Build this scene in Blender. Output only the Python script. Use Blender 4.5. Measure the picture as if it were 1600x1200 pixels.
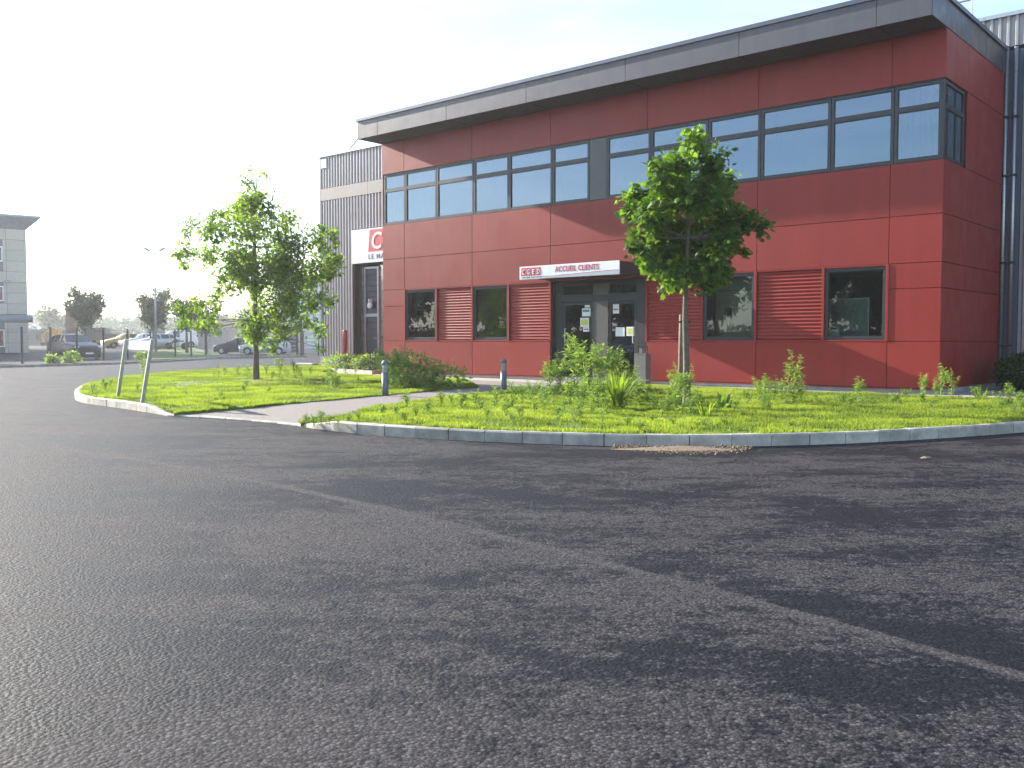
import bpy, bmesh, math, random
import numpy as np
from mathutils import Vector, Matrix
R = math.radians
rng = np.random.default_rng(7)
random.seed(7)
scene = bpy.context.scene
for o in list(bpy.data.objects):
    bpy.data.objects.remove(o)

# ------------------------------------------------------------ camera, sky, sun, exposure
F_PX = 1467.3; PITCH = R(2.681); HC = 1.25
cam_d = bpy.data.cameras.new('camera'); cam = bpy.data.objects.new('camera', cam_d)
scene.collection.objects.link(cam); scene.camera = cam
cam_d.sensor_width = 36; cam_d.lens = F_PX / 1600 * 36; cam_d.clip_start = .05; cam_d.clip_end = 6000
cam.location = (0, 0, HC); cam.rotation_euler = (math.pi / 2 - PITCH, 0, 0)

YAW = R(48.916)
U = Vector((-math.sin(YAW), math.cos(YAW), 0)); V = Vector((math.cos(YAW), math.sin(YAW), 0))
SUN_TO = (U - V * .106); SUN_TO.normalize(); SUN_EL = R(21.7)
SUN_AZ = math.atan2(SUN_TO.x, SUN_TO.y)
SUN_DIR = Vector((SUN_TO.x * math.cos(SUN_EL), SUN_TO.y * math.cos(SUN_EL), math.sin(SUN_EL)))
world = bpy.data.worlds.new('World'); scene.world = world; world.use_nodes = True
wn = world.node_tree.nodes; wl = world.node_tree.links; wn.clear()
sky = wn.new('ShaderNodeTexSky'); sky.sky_type = 'NISHITA'; sky.sun_disc = False
sky.sun_elevation = SUN_EL; sky.sun_rotation = SUN_AZ; sky.air_density = 1.0; sky.dust_density = .7; sky.ozone_density = 1.5
bg = wn.new('ShaderNodeBackground'); bg.inputs['Strength'].default_value = .115
wo = wn.new('ShaderNodeOutputWorld')
tcw = wn.new('ShaderNodeTexCoord'); mpw = wn.new('ShaderNodeMapping'); mpw.inputs['Scale'].default_value = (1.6, 1.6, 7)
nzw = wn.new('ShaderNodeTexNoise'); nzw.inputs['Scale'].default_value = 2.2; nzw.inputs['Detail'].default_value = 7; nzw.inputs['Roughness'].default_value = .62; nzw.inputs['Distortion'].default_value = .6
crw = wn.new('ShaderNodeValToRGB'); crw.color_ramp.elements[0].position = .40; crw.color_ramp.elements[1].position = .78
crw.color_ramp.elements[0].color = (0, 0, 0, 1); crw.color_ramp.elements[1].color = (.28, .28, .28, 1)
mxw = wn.new('ShaderNodeMix'); mxw.data_type = 'RGBA'; mxw.inputs[7].default_value = (7.5, 7.8, 8.4, 1)
wl.new(tcw.outputs['Generated'], mpw.inputs[0]); wl.new(mpw.outputs[0], nzw.inputs['Vector']); wl.new(nzw.outputs[0], crw.inputs[0])
sxw = wn.new('ShaderNodeSeparateXYZ'); wl.new(tcw.outputs['Generated'], sxw.inputs[0])
mrw = wn.new('ShaderNodeMapRange'); mrw.inputs[1].default_value = .10; mrw.inputs[2].default_value = .30; mrw.inputs[3].default_value = 2.6; mrw.inputs[4].default_value = .5; wl.new(sxw.outputs[2], mrw.inputs[0])
mlw = wn.new('ShaderNodeMath'); mlw.operation = 'MULTIPLY'; wl.new(crw.outputs[0], mlw.inputs[0]); wl.new(mrw.outputs[0], mlw.inputs[1]); wl.new(mlw.outputs[0], mxw.inputs[0]); wl.new(sky.outputs[0], mxw.inputs[6]); wl.new(mxw.outputs[2], bg.inputs[0]); wl.new(bg.outputs[0], wo.inputs[0])
sun_d = bpy.data.lights.new('sun', 'SUN'); sun_d.energy = 5.0; sun_d.angle = R(.53); sun_d.color = (1, .93, .82)
sun = bpy.data.objects.new('sun', sun_d); scene.collection.objects.link(sun)
sun.rotation_euler = (-SUN_DIR).to_track_quat('-Z', 'Y').to_euler(); sun.location = SUN_DIR * 60
vs = scene.view_settings; vs.view_transform = 'Standard'; vs.look = 'None'; vs.exposure = 1.72; vs.gamma = 1; vs.use_curve_mapping = False
scene.cycles.max_bounces = 8; scene.cycles.transparent_max_bounces = 12; scene.cycles.volume_bounces = 0
scene.cycles.use_denoising = True; scene.cycles.caustics_reflective = False; scene.cycles.caustics_refractive = False

# ------------------------------------------------------------ helpers
COL = scene.collection
def ray(px, py):
    x = (px - 800) / F_PX; y = (600 - py) / F_PX
    return Vector((x, math.cos(PITCH) + y * math.sin(PITCH), -math.sin(PITCH) + y * math.cos(PITCH)))
def G(px, py, z=0.):                      # a pixel's point on the level ground of height z
    d = ray(px, py); t = (z - HC) / d.z
    return Vector((d.x * t, d.y * t, z))
def D(px, py, y):                         # a pixel's point at the distance y of the thing it touches
    d = ray(px, py); return Vector((0, 0, HC)) + d * (y / d.y)
def tag(o, label=None, cat=None, group=None, kind=None):
    if label: o['label'] = label
    if cat: o['category'] = cat
    if group: o['group'] = group
    if kind: o['kind'] = kind
    return o
def empty(name, loc=(0, 0, 0), rz=0., **k):
    o = bpy.data.objects.new(name, None); o.empty_display_size = .3; COL.objects.link(o)
    o.location = loc; o.rotation_euler = (0, 0, rz); return tag(o, **k)
def link(name, me, mat=None, parent=None):
    o = bpy.data.objects.new(name, me)
    if mat is not None and not me.materials: me.materials.append(mat)
    COL.objects.link(o)
    if parent is not None: o.parent = parent
    return o
class MB:
    def __init__(s): s.v = []; s.f = []
    def add(s, vs, fs):
        n = len(s.v); s.v += [tuple(p) for p in vs]; s.f += [tuple(i + n for i in f) for f in fs]; return s
    def box(s, x0, x1, y0, y1, z0, z1, M=None):
        vs = [Vector((x, y, z)) for z in (z0, z1) for y in (y0, y1) for x in (x0, x1)]
        if M is not None: vs = [M @ p for p in vs]
        return s.add(vs, [(0, 2, 3, 1), (4, 5, 7, 6), (0, 1, 5, 4), (2, 6, 7, 3), (0, 4, 6, 2), (1, 3, 7, 5)])
    def bbox(s, x0, x1, y0, y1, z0, z1, b=.004):      # box with its front (-y) edges chamfered
        vs = [(x0, y1, z0), (x1, y1, z0), (x1, y1, z1), (x0, y1, z1), (x0, y0 + b, z0), (x1, y0 + b, z0), (x1, y0 + b, z1), (x0, y0 + b, z1),
              (x0 + b, y0, z0 + b), (x1 - b, y0, z0 + b), (x1 - b, y0, z1 - b), (x0 + b, y0, z1 - b)]
        return s.add(vs, [(3, 2, 1, 0), (0, 1, 5, 4), (1, 2, 6, 5), (2, 3, 7, 6), (3, 0, 4, 7), (4, 5, 9, 8), (5, 6, 10, 9), (6, 7, 11, 10), (7, 4, 8, 11), (8, 9, 10, 11)])
    def tube(s, pts, r, n=6, cap=True):
        pts = [Vector(p) for p in pts]; m = len(pts)
        rs = r if isinstance(r, (list, tuple)) else [r] * m
        rings = []; ref = Vector((.31, .17, 1)) if abs((pts[-1] - pts[0]).normalized().z) < .9 else Vector((1, .2, 0))
        for i, p in enumerate(pts):
            t = (pts[min(i + 1, m - 1)] - pts[max(i - 1, 0)]).normalized()
            a = t.cross(ref).normalized(); b = t.cross(a)
            rings.append([p + (a * math.cos(k * math.tau / n) + b * math.sin(k * math.tau / n)) * rs[i] for k in range(n)])
        vs = [q for rg in rings for q in rg]; fs = []
        for i in range(m - 1):
            for k in range(n):
                k2 = (k + 1) % n; fs.append((i * n + k, i * n + k2, (i + 1) * n + k2, (i + 1) * n + k))
        if cap: fs += [tuple(range(n))[::-1], tuple((m - 1) * n + k for k in range(n))]
        return s.add(vs, fs)
    def lathe(s, prof, n=16, M=None):
        vs = []; fs = []
        for (r, z) in prof:
            for k in range(n):
                p = Vector((r * math.cos(k * math.tau / n), r * math.sin(k * math.tau / n), z)); vs.append(M @ p if M is not None else p)
        for i in range(len(prof) - 1):
            for k in range(n):
                k2 = (k + 1) % n; fs.append((i * n + k, i * n + k2, (i + 1) * n + k2, (i + 1) * n + k))
        fs += [tuple(range(n))[::-1], tuple((len(prof) - 1) * n + k for k in range(n))]
        return s.add(vs, fs)
    def mesh(s, name, smooth=False):
        me = bpy.data.meshes.new(name); me.from_pydata(s.v, [], s.f); me.update()
        if smooth:
            me.polygons.foreach_set('use_smooth', [True] * len(me.polygons))
        return me
    def build(s, name, mat, parent=None, smooth=False):
        return link(name, s.mesh(name, smooth), mat, parent)
def np_mesh(name, verts, faces, tint=None, smooth=False):
    """verts (n,3), faces (m,k) -> mesh; tint: one value for each vertex"""
    me = bpy.data.meshes.new(name); verts = np.asarray(verts, dtype=np.float32); faces = np.asarray(faces, dtype=np.int32)
    me.vertices.add(len(verts)); me.vertices.foreach_set('co', verts.ravel())
    k = faces.shape[1]; me.loops.add(faces.size); me.loops.foreach_set('vertex_index', faces.ravel())
    me.polygons.add(len(faces)); me.polygons.foreach_set('loop_start', np.arange(0, faces.size, k, dtype=np.int32))
    if tint is not None:
        a = me.attributes.new('tint', 'FLOAT', 'POINT'); a.data.foreach_set('value', np.asarray(tint, dtype=np.float32))
    me.update(calc_edges=True)
    if smooth: me.polygons.foreach_set('use_smooth', [True] * len(faces))
    return me
def dup(o, parent=None, loc=None, rz=None):
    c = o.copy(); COL.objects.link(c); c.parent = parent
    for ch in o.children: dup(ch, c)
    if loc is not None: c.location = loc
    if rz is not None: c.rotation_euler = (0, 0, rz)
    return c

# ------------------------------------------------------------ materials
MATS = {}
def nodes(name):
    m = bpy.data.materials.new(name); m.use_nodes = True
    nt = m.node_tree; b = nt.nodes['Principled BSDF']
    MATS[name] = m; return m, nt.nodes, nt.links, b
def mth(n, l, op, a, b=None, c=None, clamp=False):
    x = n.new('ShaderNodeMath'); x.operation = op; x.use_clamp = clamp
    for i, q in enumerate((a, b, c)):
        if q is None: continue
        if isinstance(q, (int, float)): x.inputs[i].default_value = q
        else: l.new(q, x.inputs[i])
    return x.outputs[0]
def mixc(n, l, fac, a, b, mode='MIX'):
    x = n.new('ShaderNodeMix'); x.data_type = 'RGBA'; x.blend_type = mode
    for i, q in ((0, fac), (6, a), (7, b)):
        if isinstance(q, (int, float)): x.inputs[i].default_value = q
        elif isinstance(q, tuple): x.inputs[i].default_value = (*q[:3], 1)
        else: l.new(q, x.inputs[i])
    return x.outputs[2]
def noise(n, l, scale, detail=4, rough=.55, vec=None, stretch=None, coord='pos'):
    t = n.new('ShaderNodeTexNoise'); t.inputs['Scale'].default_value = scale; t.inputs['Detail'].default_value = detail; t.inputs['Roughness'].default_value = rough
    if vec is None:
        if coord == 'pos': vec = n.new('ShaderNodeNewGeometry').outputs['Position']
        else: vec = n.new('ShaderNodeTexCoord').outputs['Object']
    if stretch:
        mp = n.new('ShaderNodeMapping'); mp.inputs['Scale'].default_value = stretch[:3]
        if len(stretch) > 3: mp.inputs['Rotation'].default_value = (0, 0, stretch[3])
        l.new(vec, mp.inputs[0]); vec = mp.outputs[0]
    l.new(vec, t.inputs['Vector']); return t.outputs[0]
def ramp(n, l, fac, lo, hi, a=0., b=1.):
    x = n.new('ShaderNodeMapRange'); x.inputs[1].default_value = lo; x.inputs[2].default_value = hi; x.inputs[3].default_value = a; x.inputs[4].default_value = b
    l.new(fac, x.inputs[0]); return x.outputs[0]
def bump(n, l, b, h, strength=.3, dist=.01):
    x = n.new('ShaderNodeBump'); x.inputs['Strength'].default_value = strength; x.inputs['Distance'].default_value = dist
    l.new(h, x.inputs['Height']); l.new(x.outputs[0], b.inputs['Normal']); return x
def plain(name, col, rough=.5, metal=0., var=.12, scale=3., bmp=0., coat=0., rnd=0., spec=None, stretch=None):
    m, n, l, b = nodes(name)
    f = noise(n, l, scale, 6, .6, stretch=stretch)
    dark = tuple(c * (1 - var) for c in col); lite = tuple(min(1, c * (1 + var)) for c in col)
    c = mixc(n, l, ramp(n, l, f, .3, .7), dark, lite)
    if rnd:
        oi = n.new('ShaderNodeObjectInfo'); hs = n.new('ShaderNodeHueSaturation')
        l.new(ramp(n, l, oi.outputs['Random'], 0, 1, 1 - rnd, 1 + rnd), hs.inputs['Value']); l.new(c, hs.inputs['Color']); c = hs.outputs[0]
    l.new(c, b.inputs['Base Color'])
    l.new(ramp(n, l, noise(n, l, scale * 2.3, 4), .3, .7, max(0, rough - .07), min(1, rough + .07)), b.inputs['Roughness'])
    b.inputs['Metallic'].default_value = metal
    if spec is not None: b.inputs['Specular IOR Level'].default_value = spec
    if coat: b.inputs['Coat Weight'].default_value = coat; b.inputs['Coat Roughness'].default_value = .05
    if bmp: bump(n, l, b, noise(n, l, scale * 12, 4), bmp, .006)
    return m
def glass(name, refl, tint, base=.1, rough=0.0):
    """window pane: a thin sheet that mirrors part of the light and lets the rest through, tinted"""
    m, n, l, b = nodes(name); n.remove(b); out = [x for x in n if x.type == 'OUTPUT_MATERIAL'][0]
    tr = n.new('ShaderNodeBsdfTransparent'); tr.inputs[0].default_value = (*tint, 1)
    gl = n.new('ShaderNodeBsdfGlossy'); gl.inputs['Color'].default_value = (*refl, 1); gl.inputs['Roughness'].default_value = rough
    lw = n.new('ShaderNodeFresnel'); lw.inputs[0].default_value = 1.55
    bp = n.new('ShaderNodeBump'); bp.inputs['Strength'].default_value = .05; bp.inputs['Distance'].default_value = .02
    l.new(noise(n, l, .9, 2), bp.inputs['Height']); l.new(bp.outputs[0], gl.inputs['Normal'])
    mx = n.new('ShaderNodeMixShader'); l.new(mth(n, l, 'MULTIPLY_ADD', lw.outputs[0], 1.0, base, True), mx.inputs[0])
    l.new(tr.outputs[0], mx.inputs[1]); l.new(gl.outputs[0], mx.inputs[2]); l.new(mx.outputs[0], out.inputs[0]); return m
def foliage(name, c0, c1, trans=.45, rough=.45, yellow=None):
    m, n, l, b = nodes(name); out = [x for x in n if x.type == 'OUTPUT_MATERIAL'][0]
    at = n.new('ShaderNodeAttribute'); at.attribute_name = 'tint'
    c = mixc(n, l, at.outputs['Fac'], c0, c1)
    l.new(c, b.inputs['Base Color']); b.inputs['Roughness'].default_value = rough; b.inputs['Specular IOR Level'].default_value = .25
    t = n.new('ShaderNodeBsdfTranslucent'); l.new(mixc(n, l, 1., c, yellow or (1.35, 1.4, .55), 'MULTIPLY'), t.inputs[0])
    mx = n.new('ShaderNodeMixShader'); mx.inputs[0].default_value = trans
    l.new(b.outputs[0], mx.inputs[1]); l.new(t.outputs[0], mx.inputs[2]); l.new(mx.outputs[0], out.inputs[0]); return m

def asphalt_mat():
    m, n, l, b = nodes('asphalt')
    pos = n.new('ShaderNodeNewGeometry').outputs['Position']
    sx = n.new('ShaderNodeSeparateXYZ'); l.new(pos, sx.inputs[0]); X, Y = sx.outputs[0], sx.outputs[1]
    # joint between two paving lanes: y = a + b x + c x^2
    q = mth(n, l, 'MULTIPLY', X, JC); q = mth(n, l, 'ADD', q, JB); q = mth(n, l, 'MULTIPLY', q, X); q = mth(n, l, 'ADD', q, JA)
    d = mth(n, l, 'SUBTRACT', Y, q)
    wob = mth(n, l, 'MULTIPLY_ADD', noise(n, l, 9, 5, .7, pos), .16, -.08)
    dn = mth(n, l, 'ADD', d, wob)
    joint = mth(n, l, 'SUBTRACT', 1., ramp(n, l, mth(n, l, 'ABSOLUTE', dn), .02, .10), None, True)
    band = mth(n, l, 'MULTIPLY', ramp(n, l, dn, .05, .14), mth(n, l, 'SUBTRACT', 1., ramp(n, l, dn, .25, 1.0)), None, True)
    band = mth(n, l, 'MULTIPLY', band, ramp(n, l, X, -2.4, .4))
    fine = noise(n, l, 22, 5, .85, pos)
    big = noise(n, l, .42, 6, .62, pos, (.8, 1.7, 1, R(-38)))
    mid = noise(n, l, 1.5, 5, .7, pos, (.8, 1.4, 1, R(-38)))
    mid2 = noise(n, l, 5.5, 5, .75, pos)
    wet = mth(n, l, 'ADD', mth(n, l, 'MULTIPLY', big, .62), mth(n, l, 'MULTIPLY', mid, .42))
    wet = mth(n, l, 'ADD', wet, mth(n, l, 'MULTIPLY', mid2, .38))
    wet = mth(n, l, 'ADD', wet, mth(n, l, 'MULTIPLY', fine, .5))
    wet = mth(n, l, 'ADD', wet, mth(n, l, 'MULTIPLY', band, .085))
    wet = mth(n, l, 'SUBTRACT', wet, mth(n, l, 'MULTIPLY', joint, .25))
    wet = ramp(n, l, wet, .93, 1.0)
    vo = n.new('ShaderNodeTexVoronoi'); vo.inputs['Scale'].default_value = 62; l.new(pos, vo.inputs['Vector'])
    vo2 = n.new('ShaderNodeTexVoronoi'); vo2.inputs['Scale'].default_value = 48; l.new(pos, vo2.inputs['Vector'])
    stone = n.new('ShaderNodeSeparateColor'); l.new(vo.outputs['Color'], stone.inputs[0])
    dry = mixc(n, l, stone.outputs[0], (.018, .0168, .0185), (.092, .084, .089))
    dry = mixc(n, l, ramp(n, l, noise(n, l, .9, 5, .6, pos), .35, .7, 0, .25), dry, (.046, .042, .045))
    dmp = mixc(n, l, stone.outputs[0], (.002, .002, .003), (.016, .0155, .021))
    c = mixc(n, l, wet, dry, dmp)
    ve = n.new('ShaderNodeTexVoronoi'); ve.feature = 'DISTANCE_TO_EDGE'; ve.inputs['Scale'].default_value = 62; l.new(pos, ve.inputs['Vector'])
    gap = mth(n, l, 'MULTIPLY', mth(n, l, 'SUBTRACT', 1., ramp(n, l, ve.outputs['Distance'], .04, .16)), .75)
    c = mixc(n, l, gap, c, (.006, .006, .007))
    c = mixc(n, l, mth(n, l, 'MULTIPLY', joint, ramp(n, l, noise(n, l, 3.5, 4, .7, pos), .35, .65, .0, .42)), c, (.062, .057, .059))
    pale = ramp(n, l, noise(n, l, 190, 2, .5, pos), .74, .8)
    c = mixc(n, l, mth(n, l, 'MULTIPLY', pale, .5), c, (.3, .28, .26))
    l.new(c, b.inputs['Base Color'])
    l.new(ramp(n, l, wet, 0, 1, .8, .58), b.inputs['Roughness']); b.inputs['Specular IOR Level'].default_value = .16
    h = mth(n, l, 'MULTIPLY', vo.outputs['Distance'], -1.0)
    h = mth(n, l, 'ADD', h, mth(n, l, 'MULTIPLY', noise(n, l, 170, 3, .6, pos), .4))
    bump(n, l, b, h, .5, .007)
    return m
_j = [G(*p) for p in ((0, 690), (200, 715), (400, 750), (600, 795), (800, 845), (1000, 900), (1200, 950), (1400, 1000), (1600, 1050))]
JC, JB, JA = [float(q) for q in np.polyfit([p.x for p in _j], [p.y for p in _j], 2)]

M_asphalt = asphalt_mat()
M_red = plain('red_cladding', (.262, .026, .020), .45, 0, .09, .8, 0, 0, .06, .3, (5, 5, .5))
M_redpost = plain('red_paint', (.36, .015, .03), .4)
M_frame = plain('window_frame_grey', (.035, .037, .043), .4, .2, .1, 4)
M_doorgrey = plain('door_panel_grey', (.085, .08, .078), .45, .1, .08, 4)
M_infill = plain('infill_panel_grey', (.07, .072, .08), .42, .1, .06)
M_fascia = plain('fascia_metal', (.088, .082, .094), .42, .25, .1, 1.5, 0, 0, .06, None, (4, 4, .6))
M_trim = plain('edge_trim', (.09, .10, .14), .42, .3, .08)
M_soffit = plain('soffit_panel', (.03, .028, .036), .6, 0, .08)
M_dark = plain('dark_backing', (.012, .011, .012), .8)
M_conc = plain('concrete', (.33, .315, .29), .85, 0, .18, 5, .25)
M_kerb = plain('kerb_concrete', (.37, .35, .305), .85, 0, .34, 5, .45, 0, .14)
M_path = plain('path_aggregate', (.20, .178, .162), .85, 0, .4, 55, .8)
M_strip = plain('paving_concrete', (.33, .305, .28), .85, 0, .12, 6, .3)
M_ribs = plain('silver_cladding', (.36, .35, .355), .45, .12, .06, 2)
M_band = plain('band_panel', (.22, .195, .18), .5, .1, .06, 2)
M_white = plain('sign_white', (.80, .81, .83), .35, 0, .03, 4)
M_signred = plain('sign_red', (.55, .03, .035), .4, 0, .04)
M_signgrey = plain('sign_grey', (.42, .47, .52), .4, 0, .04)
M_ink = plain('sign_ink', (.03, .03, .04), .5)
M_galv = plain('galvanised_steel', (.42, .44, .46), .38, .75, .15, 14)
M_bollard = plain('bollard_paint', (.12, .145, .17), .45, .25, .15, 10)
M_bin = plain('bin_grey', (.16, .15, .145), .45, .15, .1, 8)
M_black = plain('black_metal', (.012, .013, .014), .4)
M_bark = plain('bark', (.13, .105, .08), .9, 0, .35, 18, .8)
M_wood = plain('stake_wood', (.16, .125, .09), .85, 0, .3, 14, .5)
M_soil = plain('soil', (.13, .085, .055), .95, 0, .35, 12, .8)
M_gravel = plain('sand_gravel', (.19, .14, .09), .95, 0, .4, 30, .6)
M_intwall = plain('interior_wall', (.10, .098, .09), .8)
M_ceil = plain('interior_ceiling', (.16, .16, .155), .9)
M_carpet = plain('interior_floor', (.06, .06, .065), .9)
M_blind = plain('blind_fabric', (.72, .72, .70), .8, 0, .05)
M_partition = plain('partition_board', (.42, .43, .30), .7, 0, .12, 4)
M_teal = plain('partition_teal', (.33, .43, .40), .6, 0, .08)
M_paper = plain('paper', (.78, .80, .80), .7, 0, .03)
M_lime = plain('paper_lime', (.55, .62, .12), .7, 0, .05)
M_blue = plain('paper_blue', (.05, .25, .32), .7)
M_winhi = glass('ribbon_glass', (.62, .80, 1.0), (.20, .23, .26), .17)
M_winlo = glass('ground_glass', (.9, .95, 1), (.55, .6, .57), .03)
M_doorglass = glass('door_glass', (.9, .95, 1), (.36, .4, .39), .05)
M_stone = plain('stone_cladding', (.50, .44, .36), .75, 0, .06, 3, 0, 0, .06)
M_roofblue = plain('roof_metal_blue', (.20, .25, .30), .45, .2)
M_fence = plain('fence_green', (.012, .025, .018), .5)
M_leafL = foliage('oak_leaves', (.06, .13, .02), (.29, .41, .05), .6, .55)
M_leafR = foliage('maple_leaves', (.032, .085, .014), (.15, .25, .03), .5, .55)
M_leafB = foliage('background_leaves', (.018, .042, .02), (.05, .10, .035), .28, .6)
M_weed = foliage('weed_leaves', (.14, .23, .06), (.31, .42, .12), .52, .55)
M_iris = foliage('iris_leaves', (.14, .23, .03), (.30, .38, .05), .5, .45)
M_grass = foliage('grass_blades', (.07, .125, .018), (.27, .335, .055), .52, .6)
M_hedge = foliage('hedge_leaves', (.03, .06, .02), (.06, .11, .03), .3, .5)
M_dryweed = foliage('dry_weed', (.35, .32, .16), (.55, .50, .3), .4, .6)
def lawn_mat():
    m, n, l, b = nodes('lawn')
    f = noise(n, l, 1.4, 6, .65); g = noise(n, l, 35, 4, .7)
    c = mixc(n, l, g, (.075, .14, .018), (.17, .25, .035))
    c = mixc(n, l, ramp(n, l, f, .42, .62), c, (.14, .10, .055))
    l.new(c, b.inputs['Base Color']); b.inputs['Roughness'].default_value = .9
    bump(n, l, b, g, .8, .03); return m
M_lawn = lawn_mat()
M_verge = plain('verge_grass', (.10, .15, .03), .95, 0, .3, 3, .6)
M_field = plain('field', (.13, .16, .06), .95, 0, .3, .02)

# ------------------------------------------------------------ ground
def gz(x, y):                      # the car park behind the fence lies a little higher towards its far end
    t = min(1, max(0, (y - 74) / 14)) * min(1, max(0, (-26 - x) / 5)); return .42 * t * t * (3 - 2 * t)
def grid_sheet(name, xs, ys, zf, mat):
    vs = [(x, y, zf(x, y)) for y in ys for x in xs]; nx = len(xs)
    fs = [(j * nx + i, j * nx + i + 1, (j + 1) * nx + i + 1, (j + 1) * nx + i) for j in range(len(ys) - 1) for i in range(nx - 1)]
    me = bpy.data.meshes.new(name); me.from_pydata(vs, [], fs); me.update()
    me.polygons.foreach_set('use_smooth', [True] * len(fs))
    return link(name, me, mat)
tag(grid_sheet('ground', [-130 + 4 * i for i in range(61)], [-60 + 4 * i for i in range(49)], gz, M_asphalt), 'dark tarmac of the yard, damp in patches', kind='structure')
tag(grid_sheet('field', [-4000, -1000, 0, 1000, 4000], [-400, 0, 500, 1500, 5500], lambda x, y: -.15, M_field), 'flat green land far beyond the car park', kind='structure')

def poly_sheet(name, pts, mat, z=None):
    bm = bmesh.new(); vs = [bm.verts.new((p[0], p[1], p[2] if z is None else z)) for p in pts]
    f = bm.faces.new(vs); bmesh.ops.recalc_face_normals(bm, faces=[f])
    if f.normal.z < 0: bmesh.ops.reverse_faces(bm, faces=[f])
    bmesh.ops.triangulate(bm, faces=bm.faces[:]); me = bpy.data.meshes.new(name); bm.to_mesh(me); bm.free()
    return link(name, me, mat)
def smooth_poly(pts, n=3):
    pts = [Vector((p[0], p[1], 0)) for p in pts]
    for _ in range(n):
        q = [pts[0]]
        for a, b in zip(pts, pts[1:]): q += [a * .75 + b * .25, a * .25 + b * .75]
        q.append(pts[-1]); pts = q
    return pts
def resample(pts, step):
    out = [pts[0].copy()]; acc = 0
    for a, b in zip(pts, pts[1:]):
        L = (b - a).length; t = step - acc
        while t <= L:
            out.append(a.lerp(b, t / L)); t += step
        acc = (acc + L) % step
    return out
C0 = Vector((8.9177, 19.6201, 0))
def FL(s, d, z=0.):                     # building coordinates: s metres left of the right-hand corner, d metres in front of the facade
    p = C0 + U * s - V * d; return Vector((p.x, p.y, z))

# kerb lines (road side) of the two islands, then the dropped kerb between them
kr = [G(*p) for p in ((466, 666), (505, 672), (560, 678), (640, 684), (740, 689.5), (850, 694), (950, 697), (1060, 698.5), (1160, 698), (1280, 695), (1400, 689.5), (1500, 683), (1600, 675.5))]
kr += [Vector((8.4, 13.55, 0)), Vector((10.2, 14.5, 0)), Vector((12.6, 15.6, 0)), Vector((17, 17.2, 0))]
kl = [G(*p) for p in ((262, 650), (210, 641), (160, 634), (130, 630), (116, 625), (117, 616), (135, 606), (180, 597), (250, 588), (340, 582), (450, 577.5), (540, 575))]
kd = [G(466, 666), G(440, 662.5), G(350, 655.5), G(262, 650)]
krs, kls, kds = smooth_poly(kr), smooth_poly(kl), smooth_poly(kd, 2)
stone_me = {}
def stone_mesh(ln, h, h2):
    key = (round(ln, 2), round(h, 3), round(h2, 3))
    if key not in stone_me:
        w = .13; b = .018
        pf = lambda h: [(0, -.05), (w, -.05), (w, h - .008), (w - .008, h), (b, h), (0, h - b)]
        vs = [(x, y, z) for x, q in ((0, h), (ln, h2)) for (y, z) in pf(q)]; n = 6
        fs = [tuple(range(n))[::-1], tuple(range(n, 2 * n))] + [(i, (i + 1) % n, n + (i + 1) % n, n + i) for i in range(n)]
        me = bpy.data.meshes.new('kerb_stone'); me.from_pydata(vs, [], [f[::-1] for f in fs]); me.update(); me.materials.append(M_kerb); stone_me[key] = me
    return stone_me[key]
def kerb(label, line, hf, side, step=.5):
    """stones laid along the line; side=+1 when the island lies left of the running direction"""
    pts = resample(line, step)
    if (line[-1] - pts[-1]).length > .12: pts.append(line[-1].copy())
    bed = MB()
    for a, b in zip(pts, pts[1:]):
        t = (b - a).normalized(); n = Vector((-t.y, t.x, 0)) * side
        q = [a + n * .02, b + n * .02, b + n * .11, a + n * .11]
        h0 = max(.005, min(hf(a), hf(b)) - .035)
        bed.add([Vector((p.x, p.y, -.02)) for p in q] + [Vector((p.x, p.y, h0)) for p in q], [(0, 1, 2, 3), (7, 6, 5, 4), (0, 4, 5, 1), (1, 5, 6, 2), (2, 6, 7, 3), (3, 7, 4, 0)])
    k = tag(bed.build('kerb', M_soil), label, kind='structure')
    for i, (a, b) in enumerate(zip(pts, pts[1:])):
        t = (b - a).normalized()
        if side < 0: a, b, t = b, a, -t
        ln = round((b - a).length - .009, 2)
        o = link('kerb_stone', stone_mesh(ln, hf(a), hf(b)), None, k)
        o.location = (a.x + random.uniform(-.004, .004), a.y + random.uniform(-.004, .004), random.uniform(-.004, .003))
        o.rotation_euler = (random.uniform(-.012, .012), 0, math.atan2(t.y, t.x) + random.uniform(-.008, .008))
    return k
pR, pL = kr[0], kl[0]
def h_right(p): return round(.03 + .11 * min(1, max(0, ((p - pR).length - .1) / .8)), 2)
def h_left(p): return round(.03 + .11 * min(1, max(0, ((p - pL).length - .1) / 1.0)), 2)
kerb('pale concrete kerb curving round the lawn before the entrance', krs, h_right, +1)
kerb('pale concrete kerb round the tip of the lawn with the slender oak', kls, h_left, -1)
kerb('dropped kerb flush with the road at the foot of the path', kds, lambda p: .03, -1, .6)

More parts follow.
